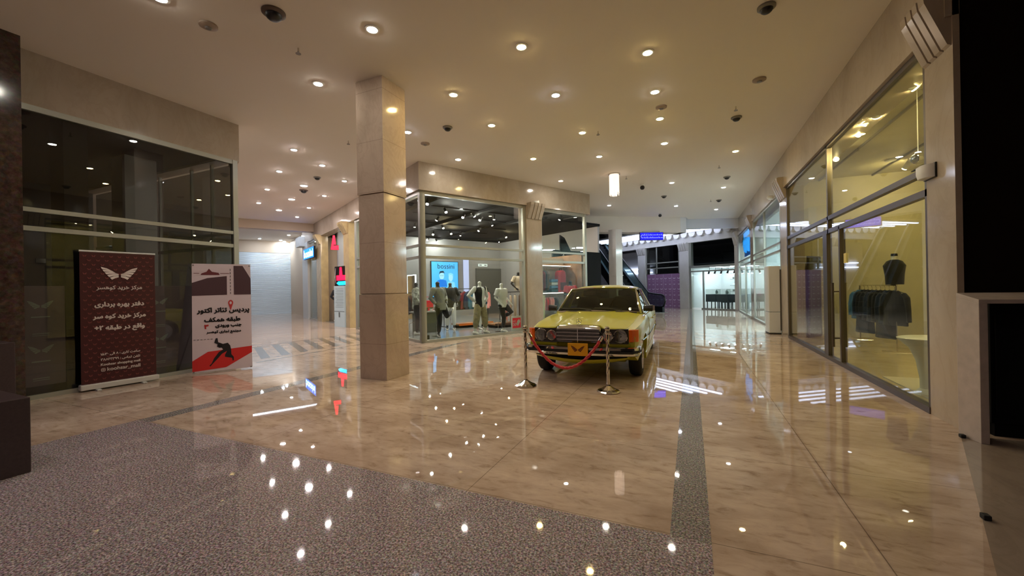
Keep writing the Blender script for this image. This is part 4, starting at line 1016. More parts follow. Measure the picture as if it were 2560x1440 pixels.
mb = MB(); flat(mb, wing_logo(.20), (.024, -.9875, .515), (1, 0, 0), (0, 0, 1)); mb.build('butterfly', mat('plate_print', (92, 40, 16), .4), plate)
mb = MB(); mb.box(-.115, .163, -.972, -.93, .44, .58); mb.build('plate_bracket', M['black'], plate)
cz = .898
mb = MB(); mb.tube([(.038*math.cos(a), -.775, cz+.038*math.sin(a)) for a in [2*PI*k/24 for k in range(25)]], .0035, 6)
for k in range(3):
    a = PI/2+k*2*PI/3; mb.tube([(0, -.775, cz), (.036*math.cos(a), -.775, cz+.036*math.sin(a))], [.006, .002], 6)
mb.tube([(0, -.775, .84), (0, -.775, cz-.036)], [.008, .004], 6); mb.lathe([(.016, .842), (.014, .850)], (0, -.775, 0), 12)
e = mb.build('hood_emblem', M['chrome'], car, smooth=True); e['label'] = 'three-pointed star in a ring standing on the hood'
# wheels
for y in (0, 2.795):
    for s in (-1, 1):
        x0 = .645*s; x1 = .835*s
        mb = MB(); mb.lathe([(.19, x0), (.285, x0), (.31, x0+.02*s), (.316, x0+.05*s), (.316, x1-.05*s), (.31, x1-.02*s), (.285, x1), (.20, x1), (.185, x1-.02*s)], (0, y, .315), 40, 'x')
        wl = mb.build('wheel', M['rubber'], car, smooth=True)
        mb = MB(); mb.lathe([(.195, x1-.03*s), (.20, x1-.006*s), (.185, x1-.012*s), (.15, x1-.03*s), (.13, x1-.012*s), (.06, x1-.002*s), (.001, x1)], (0, y, .315), 32, 'x'); rm = mb.build('rim', mat('rim_silver', (196, 196, 192), .2, .9), wl, smooth=True)
        mb = MB(); mb.lathe([(.215, x1-.004*s), (.212, x1+.002*s), (.197, x1+.001*s)], (0, y, .315), 32, 'x'); mb.build('trim_ring', M['chrome'], wl, smooth=True)
mb = MB()
for y in (0, 2.795): mb.box(-.62, .62, y-.06, y+.06, .25, .36)
mb.build('axle', M['black_paint'], car)
# ================================================================== ROPE BARRIER
def stanchion(x, y, h, label):
    t = thing('stanchion', label, 'stanchion', (x, y, 0), 0, 'rope stanchions before the car')
    mb = MB(); mb.lathe([(.15, 0), (.155, .012), (.14, .028), (.10, .042), (.06, .066), (.03, .085), (.024, .10)], n=12); mb.build('base', M['steel'], t, smooth=False)
    mb = MB()
    n = 40; rings = []
    for k in range(n+1):
        z = .095+(h-.20)*k/n
        tw = 0 if z < .25 or z > .70 else (z-.25)*16
        rings.append([(.0205*(1+.10*math.cos(4*a))*math.cos(a+tw), .0205*(1+.10*math.cos(4*a))*math.sin(a+tw), z) for a in [2*PI*q/16 for q in range(16)]])
    mb.loft(rings); mb.build('post', M['steel'], t, smooth=True)
    mb = MB(); mb.lathe([(.032, h-.105), (.034, h-.10), (.034, h-.09), (.02, h-.085), (.02, h-.07), (.036, h-.066)], n=16); mb.tube([(.0, 0, h-.10), (.05, 0, h-.11), (.055, 0, h-.13)], .006, 6); mb.build('collar', M['steel'], t, smooth=True)
    mb = MB(); mb.ball((0, 0, h-.036), .036, 18); mb.build('finial', M['steel'], t, smooth=True)
    return t
stanchion(-2.18, 5.342, .875, 'silver twisted rope post left of the car front')
stanchion(-1.025, 5.409, .875, 'silver twisted rope post right of the car front, before the headlamp')
a = Vector((-2.125, 5.345, .755)); b = Vector((-1.09, 5.40, .735)); 
t = thing('barrier_rope', 'red twisted barrier rope sagging between two silver posts', 'rope', (a.x, a.y, a.z))
pts = []
n = 60
for k in range(n+1):
    s_ = k/n; q = (s_*2-1); sag = .455*(1-q*q)**1.0
    p = a.lerp(b, s_); pts.append(Vector((p.x-a.x, p.y-a.y, p.z-a.z-sag)))
mb = MB()
for ph in (0, 2*PI/3, 4*PI/3):
    rp = []
    for k in range(n*4+1):
        i = min(k//4, n-1); f = k/4-i; p = pts[i].lerp(pts[i+1], f); d_ = (pts[i+1]-pts[i]).normalized(); nx = Vector((0, 1, 0)).cross(d_).normalized()
        an = ph+k*.16; rp.append(p+nx*.0105*math.cos(an)+Vector((0, .0105*math.sin(an), 0)))
    mb.tube(rp, .0115, 6)
mb.build('rope', mat('rope_red', (196, 24, 34), .55, sheen=.4), t, smooth=True)
for p, q in ((pts[0], pts[2]), (pts[-1], pts[-3])):
    mb = MB(); mb.tube([p, q], .024, 10); mb.build('end_cap', M['steel'], t, smooth=True)
# ================================================================== FIGURES AND CLOTHES
def remesh(mb, voxel, smooth=4):
    bmesh.ops.recalc_face_normals(mb.b, faces=mb.b.faces[:])
    me = bpy.data.meshes.new('blob'); mb.b.to_mesh(me); mb.b.free()
    o = bpy.data.objects.new('blob', me); COL.objects.link(o)
    r = o.modifiers.new('r', 'REMESH'); r.mode = 'VOXEL'; r.voxel_size = voxel
    s = o.modifiers.new('s', 'SMOOTH'); s.factor = .5; s.iterations = smooth
    dg = bpy.context.evaluated_depsgraph_get(); dg.update()
    m2 = bpy.data.meshes.new_from_object(o.evaluated_get(dg))
    bpy.data.objects.remove(o); bpy.data.meshes.remove(me)
    for p in m2.polygons: p.use_smooth = True
    return m2
def ell(mb, rows, n=16):
    """stack of level ellipses (cx, cy, z, rx, ry)"""
    mb.loft([[(cx+rx*math.cos(2*PI*k/n), cy+ry*math.sin(2*PI*k/n), z) for k in range(n)] for cx, cy, z, rx, ry in rows])
POSE = dict(lean=(0, 0), sh=[(-.19, 0, 1.41), (.19, 0, 1.41)], el=[(-.31, .05, 1.17), (.31, .05, 1.17)], wr=[(-.19, -.07, 1.0), (.19, -.07, 1.0)],
            hp=[(-.085, 0, .90), (.085, 0, .90)], kn=[(-.11, -.03, .50), (.11, -.03, .50)], an=[(-.12, 0, .09), (.12, 0, .09)])
def torso_rows(lx, ly, g=0.0, z0=.86, z1=1.56, neck=True):
    base = [(.84, .13, .10), (.90, .158, .112), (.98, .158, .108), (1.08, .138, .095), (1.18, .152, .105), (1.28, .178, .118), (1.36, .185, .115), (1.42, .165, .095), (1.46, .10, .07)]
    if neck: base += [(1.49, .058, .055), (1.56, .052, .052)]
    R = []
    for z, rx, ry in base:
        if z0-.001 <= z <= z1+.001:
            t = max(0, (z-.9)/.56); R.append((lx*t, ly*t, z, rx+g, ry+g))
    return R
def figure(name, label, loc, rz, pose, skin, shirt=None, trousers=None, shoes=None, sleeve=1.0, hem=.84, head=True, sc=1.0, voxel=.011, cat='mannequin', group='shop mannequins', shirt_split=None, shirt_mats=None, legs=True, stand=True):
    P = dict(POSE); P.update(pose)
    lx, ly = P['lean']
    V3 = Vector
    sh = [V3(p)+V3((lx, ly, 0)) for p in P['sh']]; el = [V3(p)+V3((lx*.8, ly*.8, 0)) for p in P['el']]; wr = [V3(p)+V3((lx*.6, ly*.6, 0)) for p in P['wr']]
    hp = [V3(p) for p in P['hp']]; kn = [V3(p) for p in P['kn']]; an = [V3(p) for p in P['an']]
    t = thing(name, label, cat, loc, rz, group)
    t.scale = (sc, sc, sc)
    mb = MB()
    ell(mb, torso_rows(lx, ly))
    for s in (0, 1):
        mb.tube([sh[s]*.75+V3((lx, ly, 1.40))*.25, sh[s], sh[s].lerp(el[s], .4), el[s], el[s].lerp(wr[s], .35), wr[s]], [.06, .058, .048, .040, .040, .026], 10)
        mb.ball(tuple(sh[s]), .062, 10); mb.ball(tuple(el[s]), .041, 8)
        d = (wr[s]-el[s]).normalized(); side = d.cross(V3((0, 1, 0))).normalized()
        if side.length < .1: side = V3((1, 0, 0))
        palm = wr[s]+d*.05
        mb.tube([wr[s], palm, wr[s]+d*.09], [.024, .034, .030], 8)
        for f in range(4):
            o = side*(.027-.018*f); L = (.065, .08, .075, .058)[f]
            mb.tube([wr[s]+d*.08+o, wr[s]+d*(.08+L*.6)+o, wr[s]+d*(.08+L)+o*.9+V3((0, -.012, 0))], [.0115, .011, .009], 6)
        mb.tube([palm+side*.025, palm+side*.05+d*.03, palm+side*.055+d*.06], [.013, .012, .01], 6)
        if legs:
            mb.tube([hp[s], hp[s].lerp(kn[s], .35), hp[s].lerp(kn[s], .85), kn[s], kn[s].lerp(an[s], .3), kn[s].lerp(an[s], .8), an[s]], [.09, .085, .062, .056, .056, .038, .036], 12)
            mb.ball(tuple(hp[s]), .092, 10)
            fd = V3(P.get('toe', [(0, -1, 0), (0, -1, 0)])[s]).normalized()
            mb.tube([an[s]+V3((0, 0, -.03))-fd*.04, an[s]+V3((0, 0, -.045))+fd*.05, an[s]+V3((0, 0, -.06))+fd*.17], [.042, .042, .026], 10)
    if head:
        hc = V3((lx*1.12, ly*1.12, 1.60)); hd = P.get('head', (0, 0))
        mb.ball((hc.x+hd[0], hc.y+hd[1], 1.585), .062, 14, (1, 1.05, .95))
    body = link('body', remesh(mb, voxel), skin, t)
    if shirt:
        mb = MB()
        ell(mb, torso_rows(lx, ly, .022, hem+.01, 1.47, False) if hem > .83 else [(0, 0, hem, .178, .132)]+torso_rows(lx, ly, .022, .9, 1.47, False))
        if hem > .83: pass
        for s in (0, 1):
            a, b, c = sh[s], el[s], wr[s]
            if sleeve >= 1: mb.tube([a*.8+V3((lx, ly, 1.4))*.2, a, a.lerp(b, .5), b, b.lerp(c, .5), b.lerp(c, .92)], [.078, .078, .07, .062, .056, .048], 12)
            else: mb.tube([a*.8+V3((lx, ly, 1.4))*.2, a, a.lerp(b, .45), a.lerp(b, .75)], [.08, .08, .078, .076], 12)
            mb.ball(tuple(a), .08, 10)
        me = remesh(mb, voxel, 3)
        g = link('shirt', me, shirt_mats or shirt, t)
        if shirt_split:
            for p in me.polygons: p.material_index = shirt_split(p.center, lx, ly)
    if trousers and legs:
        mb = MB(); k = P.get('baggy', 1.0)
        ell(mb, [(0, 0, .80, .14, .11), (0, 0, .88, .172, .126), (0, 0, .97, .168, .12), (0, 0, 1.0, .15, .108)])
        for s in (0, 1):
            a, b, c = hp[s], kn[s], an[s]
            q = b.lerp(c, P.get('cuff', .86))
            mb.tube([a, a.lerp(b, .4), b, b.lerp(c, .45), q], [.105, .102*(.5+.5*k), .082*k, .074*k, .056], 12)
            mb.ball(tuple(a), .106, 10)
        link('trousers', remesh(mb, voxel, 3), trousers, t)
    if shoes and legs:
        for s in (0, 1):
            fd = V3(P.get('toe', [(0, -1, 0), (0, -1, 0)])[s]).normalized(); c = an[s]; dn = V3(P.get('down', [(0, 0, -1), (0, 0, -1)])[s]).normalized(); sd = fd.cross(dn).normalized()
            mb = MB(); rows = []
            for u_, w, h0, h1 in ((-.09, .026, -.02, .07), (-.075, .040, 0, .09), (-.02, .044, 0, .10), (.06, .046, 0, .072), (.13, .046, 0, .05), (.175, .036, 0, .036), (.19, .018, .005, .025)):
                m_ = c+fd*u_+dn*.088
                rows.append([m_+sd*(w*math.cos(a))-dn*(h0+(h1-h0)*(.5+.5*math.sin(a))) for a in [2*PI*q/10 for q in range(10)]])
            mb.loft(rows); so = mb.build('shoe', shoes, t, smooth=True)
    if stand and legs:
        mb = MB(); a = an[0]; mb.tube([(0, .22, .0), (0, .22, .35), (kn[0].x*.6, kn[0].y+.06, .42)], .008, 6); mb.lathe([(.15, 0), (.15, .006)], (0, .2, 0), 20); mb.build('stand_rod', M['steel'], t)
    return t
cl = lambda n_, c, **k: mat('cloth_'+n_, c, .85, sheen=.2, **k)
M['egg'] = mat('mannequin_white', (222, 222, 216), .35)
M['egg_grey'] = mat('mannequin_grey', (70, 70, 72), .4)
M['egg_black'] = mat('mannequin_black', (30, 26, 26), .4)
c_black = cl('black', (26, 26, 30)); c_grey = cl('grey', (150, 150, 146), noise=.06, nscale=30); c_white = cl('white', (224, 226, 222)); c_khaki = cl('khaki', (158, 146, 112), noise=.15, nscale=12, bump=.5)
c_navy = cl('navy', (30, 42, 66)); c_red = cl('red', (206, 30, 44)); c_maroon = cl('maroon', (110, 26, 34)); c_pink = cl('pink', (232, 150, 140)); c_teal = cl('teal', (48, 100, 120))
c_beige = cl('beige', (186, 170, 146)); c_cream = cl('cream', (226, 222, 172)); c_camo = cl('pattern', (176, 178, 168), noise=.55, nscale=9); c_yellow = cl('yellow', (222, 190, 80)); c_brown = cl('brown', (96, 66, 48)); c_orange = cl('orange', (232, 120, 30)); c_blue = cl('blue', (90, 140, 190))
c_shoe = mat('shoe_white', (226, 222, 214), .5)
def uvp(u_, v_, z=0): return UVF(Vector((u_, v_, z)))
figure('mannequin', 'mannequin in grey jacket and black trousers kicking one leg back, left in the display window', uvp(1.05, .95), RZU+.25,
       dict(lean=(-.16, -.06), el=[(-.30, .02, 1.16), (.36, .10, 1.20)], wr=[(-.22, -.10, .98), (.20, -.10, 1.06)], hp=[(-.09, 0, .90), (.09, .02, .90)], kn=[(-.06, .0, .50), (.20, -.06, .60)], an=[(-.06, .05, .09), (.50, .10, .74)],
            toe=[(-.6, -1, 0), (.5, .2, .6)], down=[(0, 0, -1), (.6, .2, -.6)]), M['egg_grey'], c_grey, c_black, c_shoe, hem=.80)
split = lambda c, lx, ly: 1 if (-.02 < c.x < .115 and abs(c.x) < .2) or abs(c.x) > .205 else 0
figure('mannequin', 'mannequin in black and white shirt and khaki trousers, hands on hips, middle of the window', uvp(2.34, .80), RZU+.15,
       dict(sh=[(-.20, 0, 1.42), (.20, 0, 1.42)], el=[(-.40, .08, 1.20), (.38, .08, 1.16)], wr=[(-.20, .02, 1.02), (.24, .02, .98)], kn=[(-.17, -.03, .50), (.15, -.05, .50)], an=[(-.22, 0, .09), (.21, -.02, .09)], baggy=1.35, cuff=.78),
       M['egg'], c_white, c_khaki, c_shoe, hem=.83, shirt_split=split, shirt_mats=[c_black, c_white])
figure('mannequin', 'mannequin in white T-shirt and black trousers with one knee raised, right in the window', uvp(3.10, .62), RZU+.2,
       dict(lean=(-.05, 0), el=[(-.26, .06, 1.16), (.30, .08, 1.16)], wr=[(-.20, -.10, .98), (.28, -.12, .98)], kn=[(.02, -.02, .50), (.17, -.24, .66)], an=[(.03, .02, .09), (.20, .12, .52)], toe=[(0, -1, 0), (.1, -.5, -.9)], down=[(0, 0, -1), (0, .8, -.5)]),
       M['egg'], c_white, c_black, c_shoe, sleeve=.5, hem=.83, sc=.96)
figure('mannequin', 'mannequin in dark jacket and white trousers standing behind the kicking grey-jacket mannequin', uvp(2.3, 2.6), RZU-.5,
       dict(wr=[(-.24, -.12, .92), (.24, -.12, .92)]), M['egg_grey'], c_black, c_white, c_shoe, hem=.78)
figure('mannequin', 'mannequin in red T-shirt with folded arms in the narrow window behind the car', uvp(5.95, .34), RZU-.2,
       dict(el=[(-.28, -.06, 1.15), (.28, -.06, 1.15)], wr=[(.08, -.22, 1.20), (-.08, -.20, 1.14)]), M['egg_black'], c_red, c_navy, c_shoe, sleeve=.5, hem=.84)
figure('mannequin', 'grey-shirted mannequin just right of the square marble column', uvp(.75, 2.0), RZU+1.2, {}, M['egg_grey'], c_camo, c_black, c_shoe, hem=.80)
figure('mannequin', 'mannequin in red and black jacket inside the shop entrance', uvp(.5, 10.05), RZU+.5,
       dict(kn=[(-.12, -.1, .50), (.12, .06, .50)]), M['egg'], c_maroon, c_black, c_shoe, hem=.84, shirt_split=lambda c, lx, ly: 1 if abs(c.x) > .17 else 0, shirt_mats=[c_maroon, c_black])
figure('mannequin', 'dark-clothed mannequin in the narrow window under the blue sign', uvp(.8, 12.0), RZU+1.3, {}, M['egg_black'], c_black, c_navy, c_black, hem=.82)
figure('mannequin', 'child-size mannequin in teal top behind the khaki-trousered mannequin', uvp(3.15, 1.9), RZU, dict(wr=[(-.22, -.05, .95), (.22, -.05, .95)]), M['egg'], c_teal, c_white, c_shoe, sleeve=.5, sc=.72)
# half-figure on the shelf rail
figure('dress_form', 'bust in striped beige overshirt on the rail top by the pilaster', uvp(4.92, 2.05, .47), RZU, {}, M['egg_black'], c_beige, None, None, sleeve=.6, legs=False, sc=.95, cat='dress form', group=None, hem=.86)
# ---- garments
GM = {}
def garment_mesh(kind):
    if kind in GM: return GM[kind]
    mb = MB(); nx = 14
    if kind == 'trousers':
        for sx in (-.085, .085):
            mb.loft([[(sx+r*math.cos(a)*1.0, .035*math.sin(a)*1.1, z) for a in [2*PI*k/10 for k in range(10)]] for z, r in ((-.06, .10), (-.4, .085), (-.8, .075), (-1.02, .072))])
    else:
        L = {'shirt': -.72, 'jacket': -.74, 'child': -.5, 'long': -1.05}[kind]; k_ = .74 if kind == 'child' else 1
        rows = []
        for j in range(12):
            t = j/11; z = -.04+(L+.04)*t
            w = (.08+.15*min(1, t*5)-.02*math.sin(PI*t)+.03*t)*k_
            rows.append([(w*math.cos(a), (.035+.012*math.sin(a*3+t*5))*math.sin(a)*(1 if kind != 'jacket' else 1.5), z) for a in [2*PI*q/20 for q in range(20)]])
        mb.loft(rows)
        for s in (-1, 1):
            mb.tube([(s*.17*k_, 0, -.10), (s*.235*k_, 0, -.18), (s*.27*k_, .01, -.40*k_), (s*.275*k_, .0, (-.66 if kind != 'shirt' else -.36)*k_)], [.055*k_, .06*k_, .052*k_, .045*k_], 10, flat=.62)
    GM[kind] = remesh(mb, .014, 2)
    return GM[kind]
HM = None
def garment(kind, m, loc, rz, label, group):
    global HM
    t = thing('hanging_'+('trousers' if kind == 'trousers' else 'jacket' if kind in ('jacket', 'long') else 'shirt'), label, 'clothing', loc, rz, group)
    o = bpy.data.objects.new('cloth', garment_mesh(kind)); COL.objects.link(o); o.parent = t
    if not o.data.materials: o.data.materials.append(None)
    o.material_slots[0].link = 'OBJECT'; o.material_slots[0].material = m
    if HM is None:
        mb = MB(); mb.tube([(0, 0, -.03), (0, 0, .03), (.018, 0, .05), (.0, 0, .066), (-.015, 0, .055)], .004, 5); mb.tube([(-.18, 0, -.09), (0, 0, -.03), (.18, 0, -.09)], .008, 5)
        h = mb.build('hanger', M['steel'], t); HM = h.data
    else:
        h = bpy.data.objects.new('hanger', HM); COL.objects.link(h); h.parent = t
    return t
def rack(label, p0, p1, z, m=None, brace=True):
    p0, p1 = Vector(p0), Vector(p1); d = p1-p0; L = d.length
    t = thing('clothes_rack', label, 'clothes rack', (p0.x, p0.y, 0), math.atan2(d.y, d.x))
    m = m or M['black']
    mb = MB(); mb.tube([(0, 0, z), (L, 0, z)], .014, 8); mb.build('rail', m, t, smooth=True)
    for x in (.03, L-.03):
        mb = MB(); mb.tube([(x, 0, .01), (x, 0, z)], .013, 8); mb.tube([(x, -.24, .012), (x, .24, .012)], .013, 8); mb.build('leg', m, t, smooth=True)
    return t
def on_rack(p0, p1, z, items, group, desc, tilt=PI/2, first=.12):
    p0, p1 = Vector(p0), Vector(p1); d = p1-p0; L = d.length; rz = math.atan2(d.y, d.x); n_ = len(items)
    for i, (kind, m, word) in enumerate(items):
        s_ = first+(L-2*first)*i/max(1, n_-1); q = p0+d*(s_/L)
        garment(kind, m, (q.x, q.y, z-.066), rz+tilt+random.uniform(-.12, .12), f'{word}, {ORD[i]} from the left on the {desc}', group)
p, q = uvp(2.55, 3.6), uvp(4.6, 3.6)
rack('black clothes rack behind the window mannequins', p, q, 1.42)
on_rack(p, q, 1.42, [('jacket', c_camo, 'patterned pale hooded jacket'), ('jacket', c_camo, 'pale patterned jacket'), ('shirt', c_red, 'red garment'), ('jacket', c_black, 'black jacket'), ('shirt', c_maroon, 'dark red shirt'), ('jacket', c_navy, 'navy jacket'), ('jacket', c_teal, 'teal jacket'), ('long', c_white, 'white striped long jacket'), ('long', c_black, 'long black coat'), ('jacket', c_pink, 'pink jacket')], 'clothes on the rack behind the mannequins', 'black rack behind the mannequins', .35)
p, q = uvp(4.0, 2.05), uvp(5.3, 2.05)
rack('clothes rack of beige trousers by the pilaster', p, q, 1.27)
on_rack(p, q, 1.27, [('long', c_white, 'white long garment'), ('trousers', c_pink, 'pink trousers'), ('trousers', c_beige, 'beige trousers'), ('trousers', c_beige, 'paler beige trousers'), ('trousers', c_brown, 'brown trousers'), ('shirt', c_yellow, 'yellow shirt')], 'clothes on the rack by the pilaster', 'rack by the pilaster', 1.0)
p, q = uvp(.6, 4.4), uvp(1.9, 4.4)
rack('low clothes rack at the far left of the shop', p, q, 1.3)
on_rack(p, q, 1.3, [('shirt', c_brown, 'brown shirt'), ('jacket', c_black, 'black jacket'), ('shirt', c_red, 'bright red shirt'), ('jacket', c_navy, 'navy jacket'), ('shirt', c_khaki, 'khaki shirt')], 'clothes on the low left rack', 'low left rack', .9)
# display unit behind the narrow window
t = thing('display_unit', 'lit wooden display unit with rails in the narrow window behind the car', 'display unit', uvp(4.75, 1.02), RZU)
wood = mat('display_wood', (176, 116, 60), .5, noise=.12, nscale=5)
mb = MB(); mb.box(0, 1.55, .0, .05, 0, 2.5); mb.build('back_panel', mat('display_back', (190, 178, 160), .5), t)
mb = MB(); mb.box(-.05, .0, -.4, .05, 0, 2.55); mb.build('side_panel', wood, t); 
for z in (1.22, 2.2):
    mb = MB(); mb.box(0, 1.55, -.36, 0, z, z+.03); mb.build('shelf', wood if z > 2 else M['grey_metal'], t)
    mb = MB(); mb.box(0, 1.55, -.37, -.35, z-.02, z); mb.build('shelf_light', emit('shelf_light', (255, 250, 240), 7), t)
mb = MB(); mb.tube([(.02, -.2, 2.12), (1.53, -.2, 2.12)], .012, 8); mb.tube([(.02, -.2, 1.16), (1.53, -.2, 1.16)], .012, 8); mb.build('rail', M['steel'], t)
rr = [('jacket', c_white, 'white jacket'), ('jacket', c_maroon, 'maroon jacket'), ('jacket', c_black, 'black jacket'), ('jacket', c_brown, 'dark brown jacket')]
on_rack(uvp(4.8, .82), uvp(5.35, .82), 2.12, rr, 'jackets on the upper display rail', 'upper rail of the wooden display unit', 1.1, .1)
rr = [('child', c_pink, 'pink shirt'), ('child', c_red, 'coral shirt'), ('child', c_pink, 'pale pink shirt'), ('child', c_pink, 'rosy shirt'), ('child', c_black, 'black shirt'), ('child', c_grey, 'grey shirt')]
on_rack(uvp(5.0, .82), uvp(5.9, .82), 1.16, rr, 'small shirts on the lower display rail', 'lower rail of the wooden display unit', 1.1, .1)
t = thing('backpack', 'red backpack on the display shelf above the red T-shirt mannequin', 'backpack', uvp(5.85, .8, 1.25), RZU)
mb = MB(); mb.loft([[(x*w, -.16+y, z) for x, y in ((-.2, 0), (-.2, .2), (.2, .2), (.2, 0), (.12, -.05), (-.12, -.05))] for z, w in ((0, .9), (.1, 1.0), (.6, 1.0), (.72, .85), (.78, .5))]); mb.build('body', c_red, t, bevel=.03)
mb = MB(); mb.box(-.15, .15, -.26, -.2, .06, .34); mb.build('front_pocket', c_maroon, t, bevel=.02)
mb = MB(); mb.tube([(-.06, -.08, .77), (-.05, -.08, .85), (.05, -.08, .85), (.06, -.08, .77)], .012, 6); mb.build('handle', c_black, t)
for i, (z, m, w) in enumerate([(1.25, c_teal, 'teal folded clothes, bottom of the shelf stack'), (1.37, c_blue, 'light blue folded clothes in the middle of the shelf stack'), (1.49, c_white, 'pale folded clothes above the light blue ones'), (1.60, c_blue, 'blue folded clothes on top of the shelf stack')]):
    mb = MB(); mb.box(-.17, .17, -.14, .14, 0, .105); o = mb.build('folded_clothes', m, bevel=.025); o.location = uvp(5.5, .8, z); o.rotation_euler = (0, 0, RZU); tag(o, w, 'clothing', 'folded clothes on the display shelf')
t = thing('hanging_trousers', 'pale cream trousers hanging beside the pilaster behind the car', 'clothing', uvp(4.62, .45, 1.2), RZU)
o = bpy.data.objects.new('cloth', garment_mesh('trousers')); COL.objects.link(o); o.parent = t; o.material_slots[0].link = 'OBJECT'; o.material_slots[0].material = c_cream
mb = MB(); mb.tube([(-.12, 0, -.05), (0, 0, .0), (.12, 0, -.05)], .008, 5); mb.tube([(0, 0, 0), (0, .3, .25)], .004, 5); mb.build('hanger', M['steel'], t)
# illuminated poster, narrow screen, doorway on the back wall
t = thing('light_box_poster', 'blue illuminated poster with two faces and the shop name on the back wall', 'poster', uvp(5.55, 8.98, 1.0), RZU)
mb = MB(); mb.box(-.80, .80, -.08, .0, 0, 1.88); mb.build('frame', M['black'], t)
mb = MB(); mb.box(-.77, .77, -.09, -.08, .03, 1.85); ps = mb.build('poster', emit('poster_blue', (70, 165, 235), 1.15), t)
mb = MB(); flat(mb, text_polys('bossini', width=.98), (.06, -.094, 1.62), (1, 0, 0), (0, 0, 1)); mb.build('lettering', mat('poster_navy', (10, 40, 70), .5), ps)
def el2(cx, cz, rx, rz_, n=18): return [(cx+rx*math.cos(2*PI*k/n), cz+rz_*math.sin(2*PI*k/n)) for k in range(n)]
mb = MB(); flat(mb, [el2(-.2, 1.12, .14, .2), el2(.33, 1.02, .13, .19)], (0, -.095, 0), (1, 0, 0), (0, 0, 1)); mb.build('printed_faces', emit('poster_face', (150, 206, 240), 1.0), ps)
mb = MB(); flat(mb, [[(-.36, 1.2), (-.30, 1.36), (-.1, 1.38), (-.02, 1.24), (-.1, 1.28), (-.26, 1.27)], el2(-.25, 1.13, .03, .012), el2(-.14, 1.13, .03, .012)], (0, -.097, 0), (1, 0, 0), (0, 0, 1)); mb.build('printed_hair', mat('poster_hair', (24, 60, 90), .5), ps)
mb = MB(); flat(mb, [[(-.55, .55), (-.45, .88), (-.2, .94), (.05, .88), (.12, .55)]], (0, -.096, 0), (1, 0, 0), (0, 0, 1)); mb.build('printed_shirt', emit('poster_shirt', (24, 110, 210), 1.0), ps)
mb = MB(); flat(mb, [[(.1, .5), (.15, .8), (.33, .85), (.55, .78), (.6, .5)], [(.18, 1.1), (.2, 1.24), (.33, 1.28), (.47, 1.22), (.48, 1.05), (.43, 1.17), (.25, 1.17)]], (0, -.0955, 0), (1, 0, 0), (0, 0, 1)); mb.build('printed_top', emit('poster_top', (120, 200, 250), 1.0), ps)
mb = MB(); mb.box(-.16, .16, -.06, 0, 0, 1.85); o = mb.build('display_screen', emit('screen_white', (180, 190, 232), .8)); o.location = uvp(6.85, 8.95, 1.25); o.rotation_euler = (0, 0, RZU); tag(o, 'narrow pale lit poster panel right of the blue poster', 'poster')
mb = MB(); mb.box(-.85, .85, -.06, .02, 0, 2.55); mb.box(-.75, .75, -.065, -.06, 0, 2.45); d_ = mb.build('door_1', mat('fitting_door', (92, 92, 88), .5), kind='structure'); d_.location = uvp(8.35, 8.97); d_.rotation_euler = (0, 0, RZU)
t = thing('exit_sign', 'small white sign with two dark arrows above the back doorway', 'sign', uvp(7.95, 8.95, 2.66), RZU)
mb = MB(); mb.box(-.3, .3, -.04, 0, 0, .14); mb.build('plate', emit('sign_white', (220, 230, 226), .7), t)
mb = MB(); flat(mb, [[(-.25, .05), (-.08, .05), (-.08, .09), (-.25, .09)], [(.08, .05), (.25, .05), (.25, .09), (.08, .09)]], (0, -.043, 0), (1, 0, 0), (0, 0, 1)); mb.build('print', M['black'], t)
# sale sign in the window corner
t = thing('sale_sign', 'white-framed red sale sign on the window floor by the pilaster', 'sign', uvp(3.28, .14, .07), RZU)
mb = MB(); mb.box(-.2, .2, 0, .025, 0, .46); mb.build('frame', M['white'], t)
mb = MB(); mb.box(-.165, .165, -.003, 0, .08, .40); mb.build('panel', emit('sale_red', (206, 22, 44), .35), t)
mb = MB(); flat(mb, text_polys('50', width=.13, bold=.004), (-.075, -.005, .2), (1, 0, 0), (0, 0, 1)); flat(mb, [[(-.15, .29), (-.04, .29), (-.04, .31), (-.15, .31)], [(.05, .13), (.15, .28), (.1, .36), (.02, .3), (-.0, .2)]], (0, -.005, 0), (1, 0, 0), (0, 0, 1)); mb.build('print', M['white'], t)
# low platforms, plants table, red bag
for (u_, v_, L, l) in ((2.7, 2.72, 1.5, 'orange-edged low wooden platform behind the mannequins'), (3.6, 1.75, 1.2, 'brown low wooden platform nearer the pilaster')):
    t = thing('display_platform', l, 'platform', uvp(u_, v_), RZU)
    mb = MB(); mb.box(0, L, 0, .55, .10, .16); mb.build('top', mat('platform_wood', (150, 108, 72), .5, noise=.15, nscale=6), t, bevel=.01)
    mb = MB(); mb.box(.05, L-.05, .05, .5, 0, .10); mb.build('base', M['black_paint'], t)
    mb = MB(); mb.box(0, L, -.012, 0, .09, .165); mb.build('edge_strip', c_orange if 'orange' in l else c_brown, t)
t = thing('display_table', 'grey-green table with small cacti at the left of the window', 'table', uvp(.9, 2.2), RZU)
mb = MB(); mb.box(-.1, .9, 0, .5, .66, .70); mb.build('top', M['grey_paint'], t)
mb = MB(); mb.box(.0, .8, .05, .45, 0, .66); mb.build('base', mat('table_green', (92, 96, 84), .6), t)
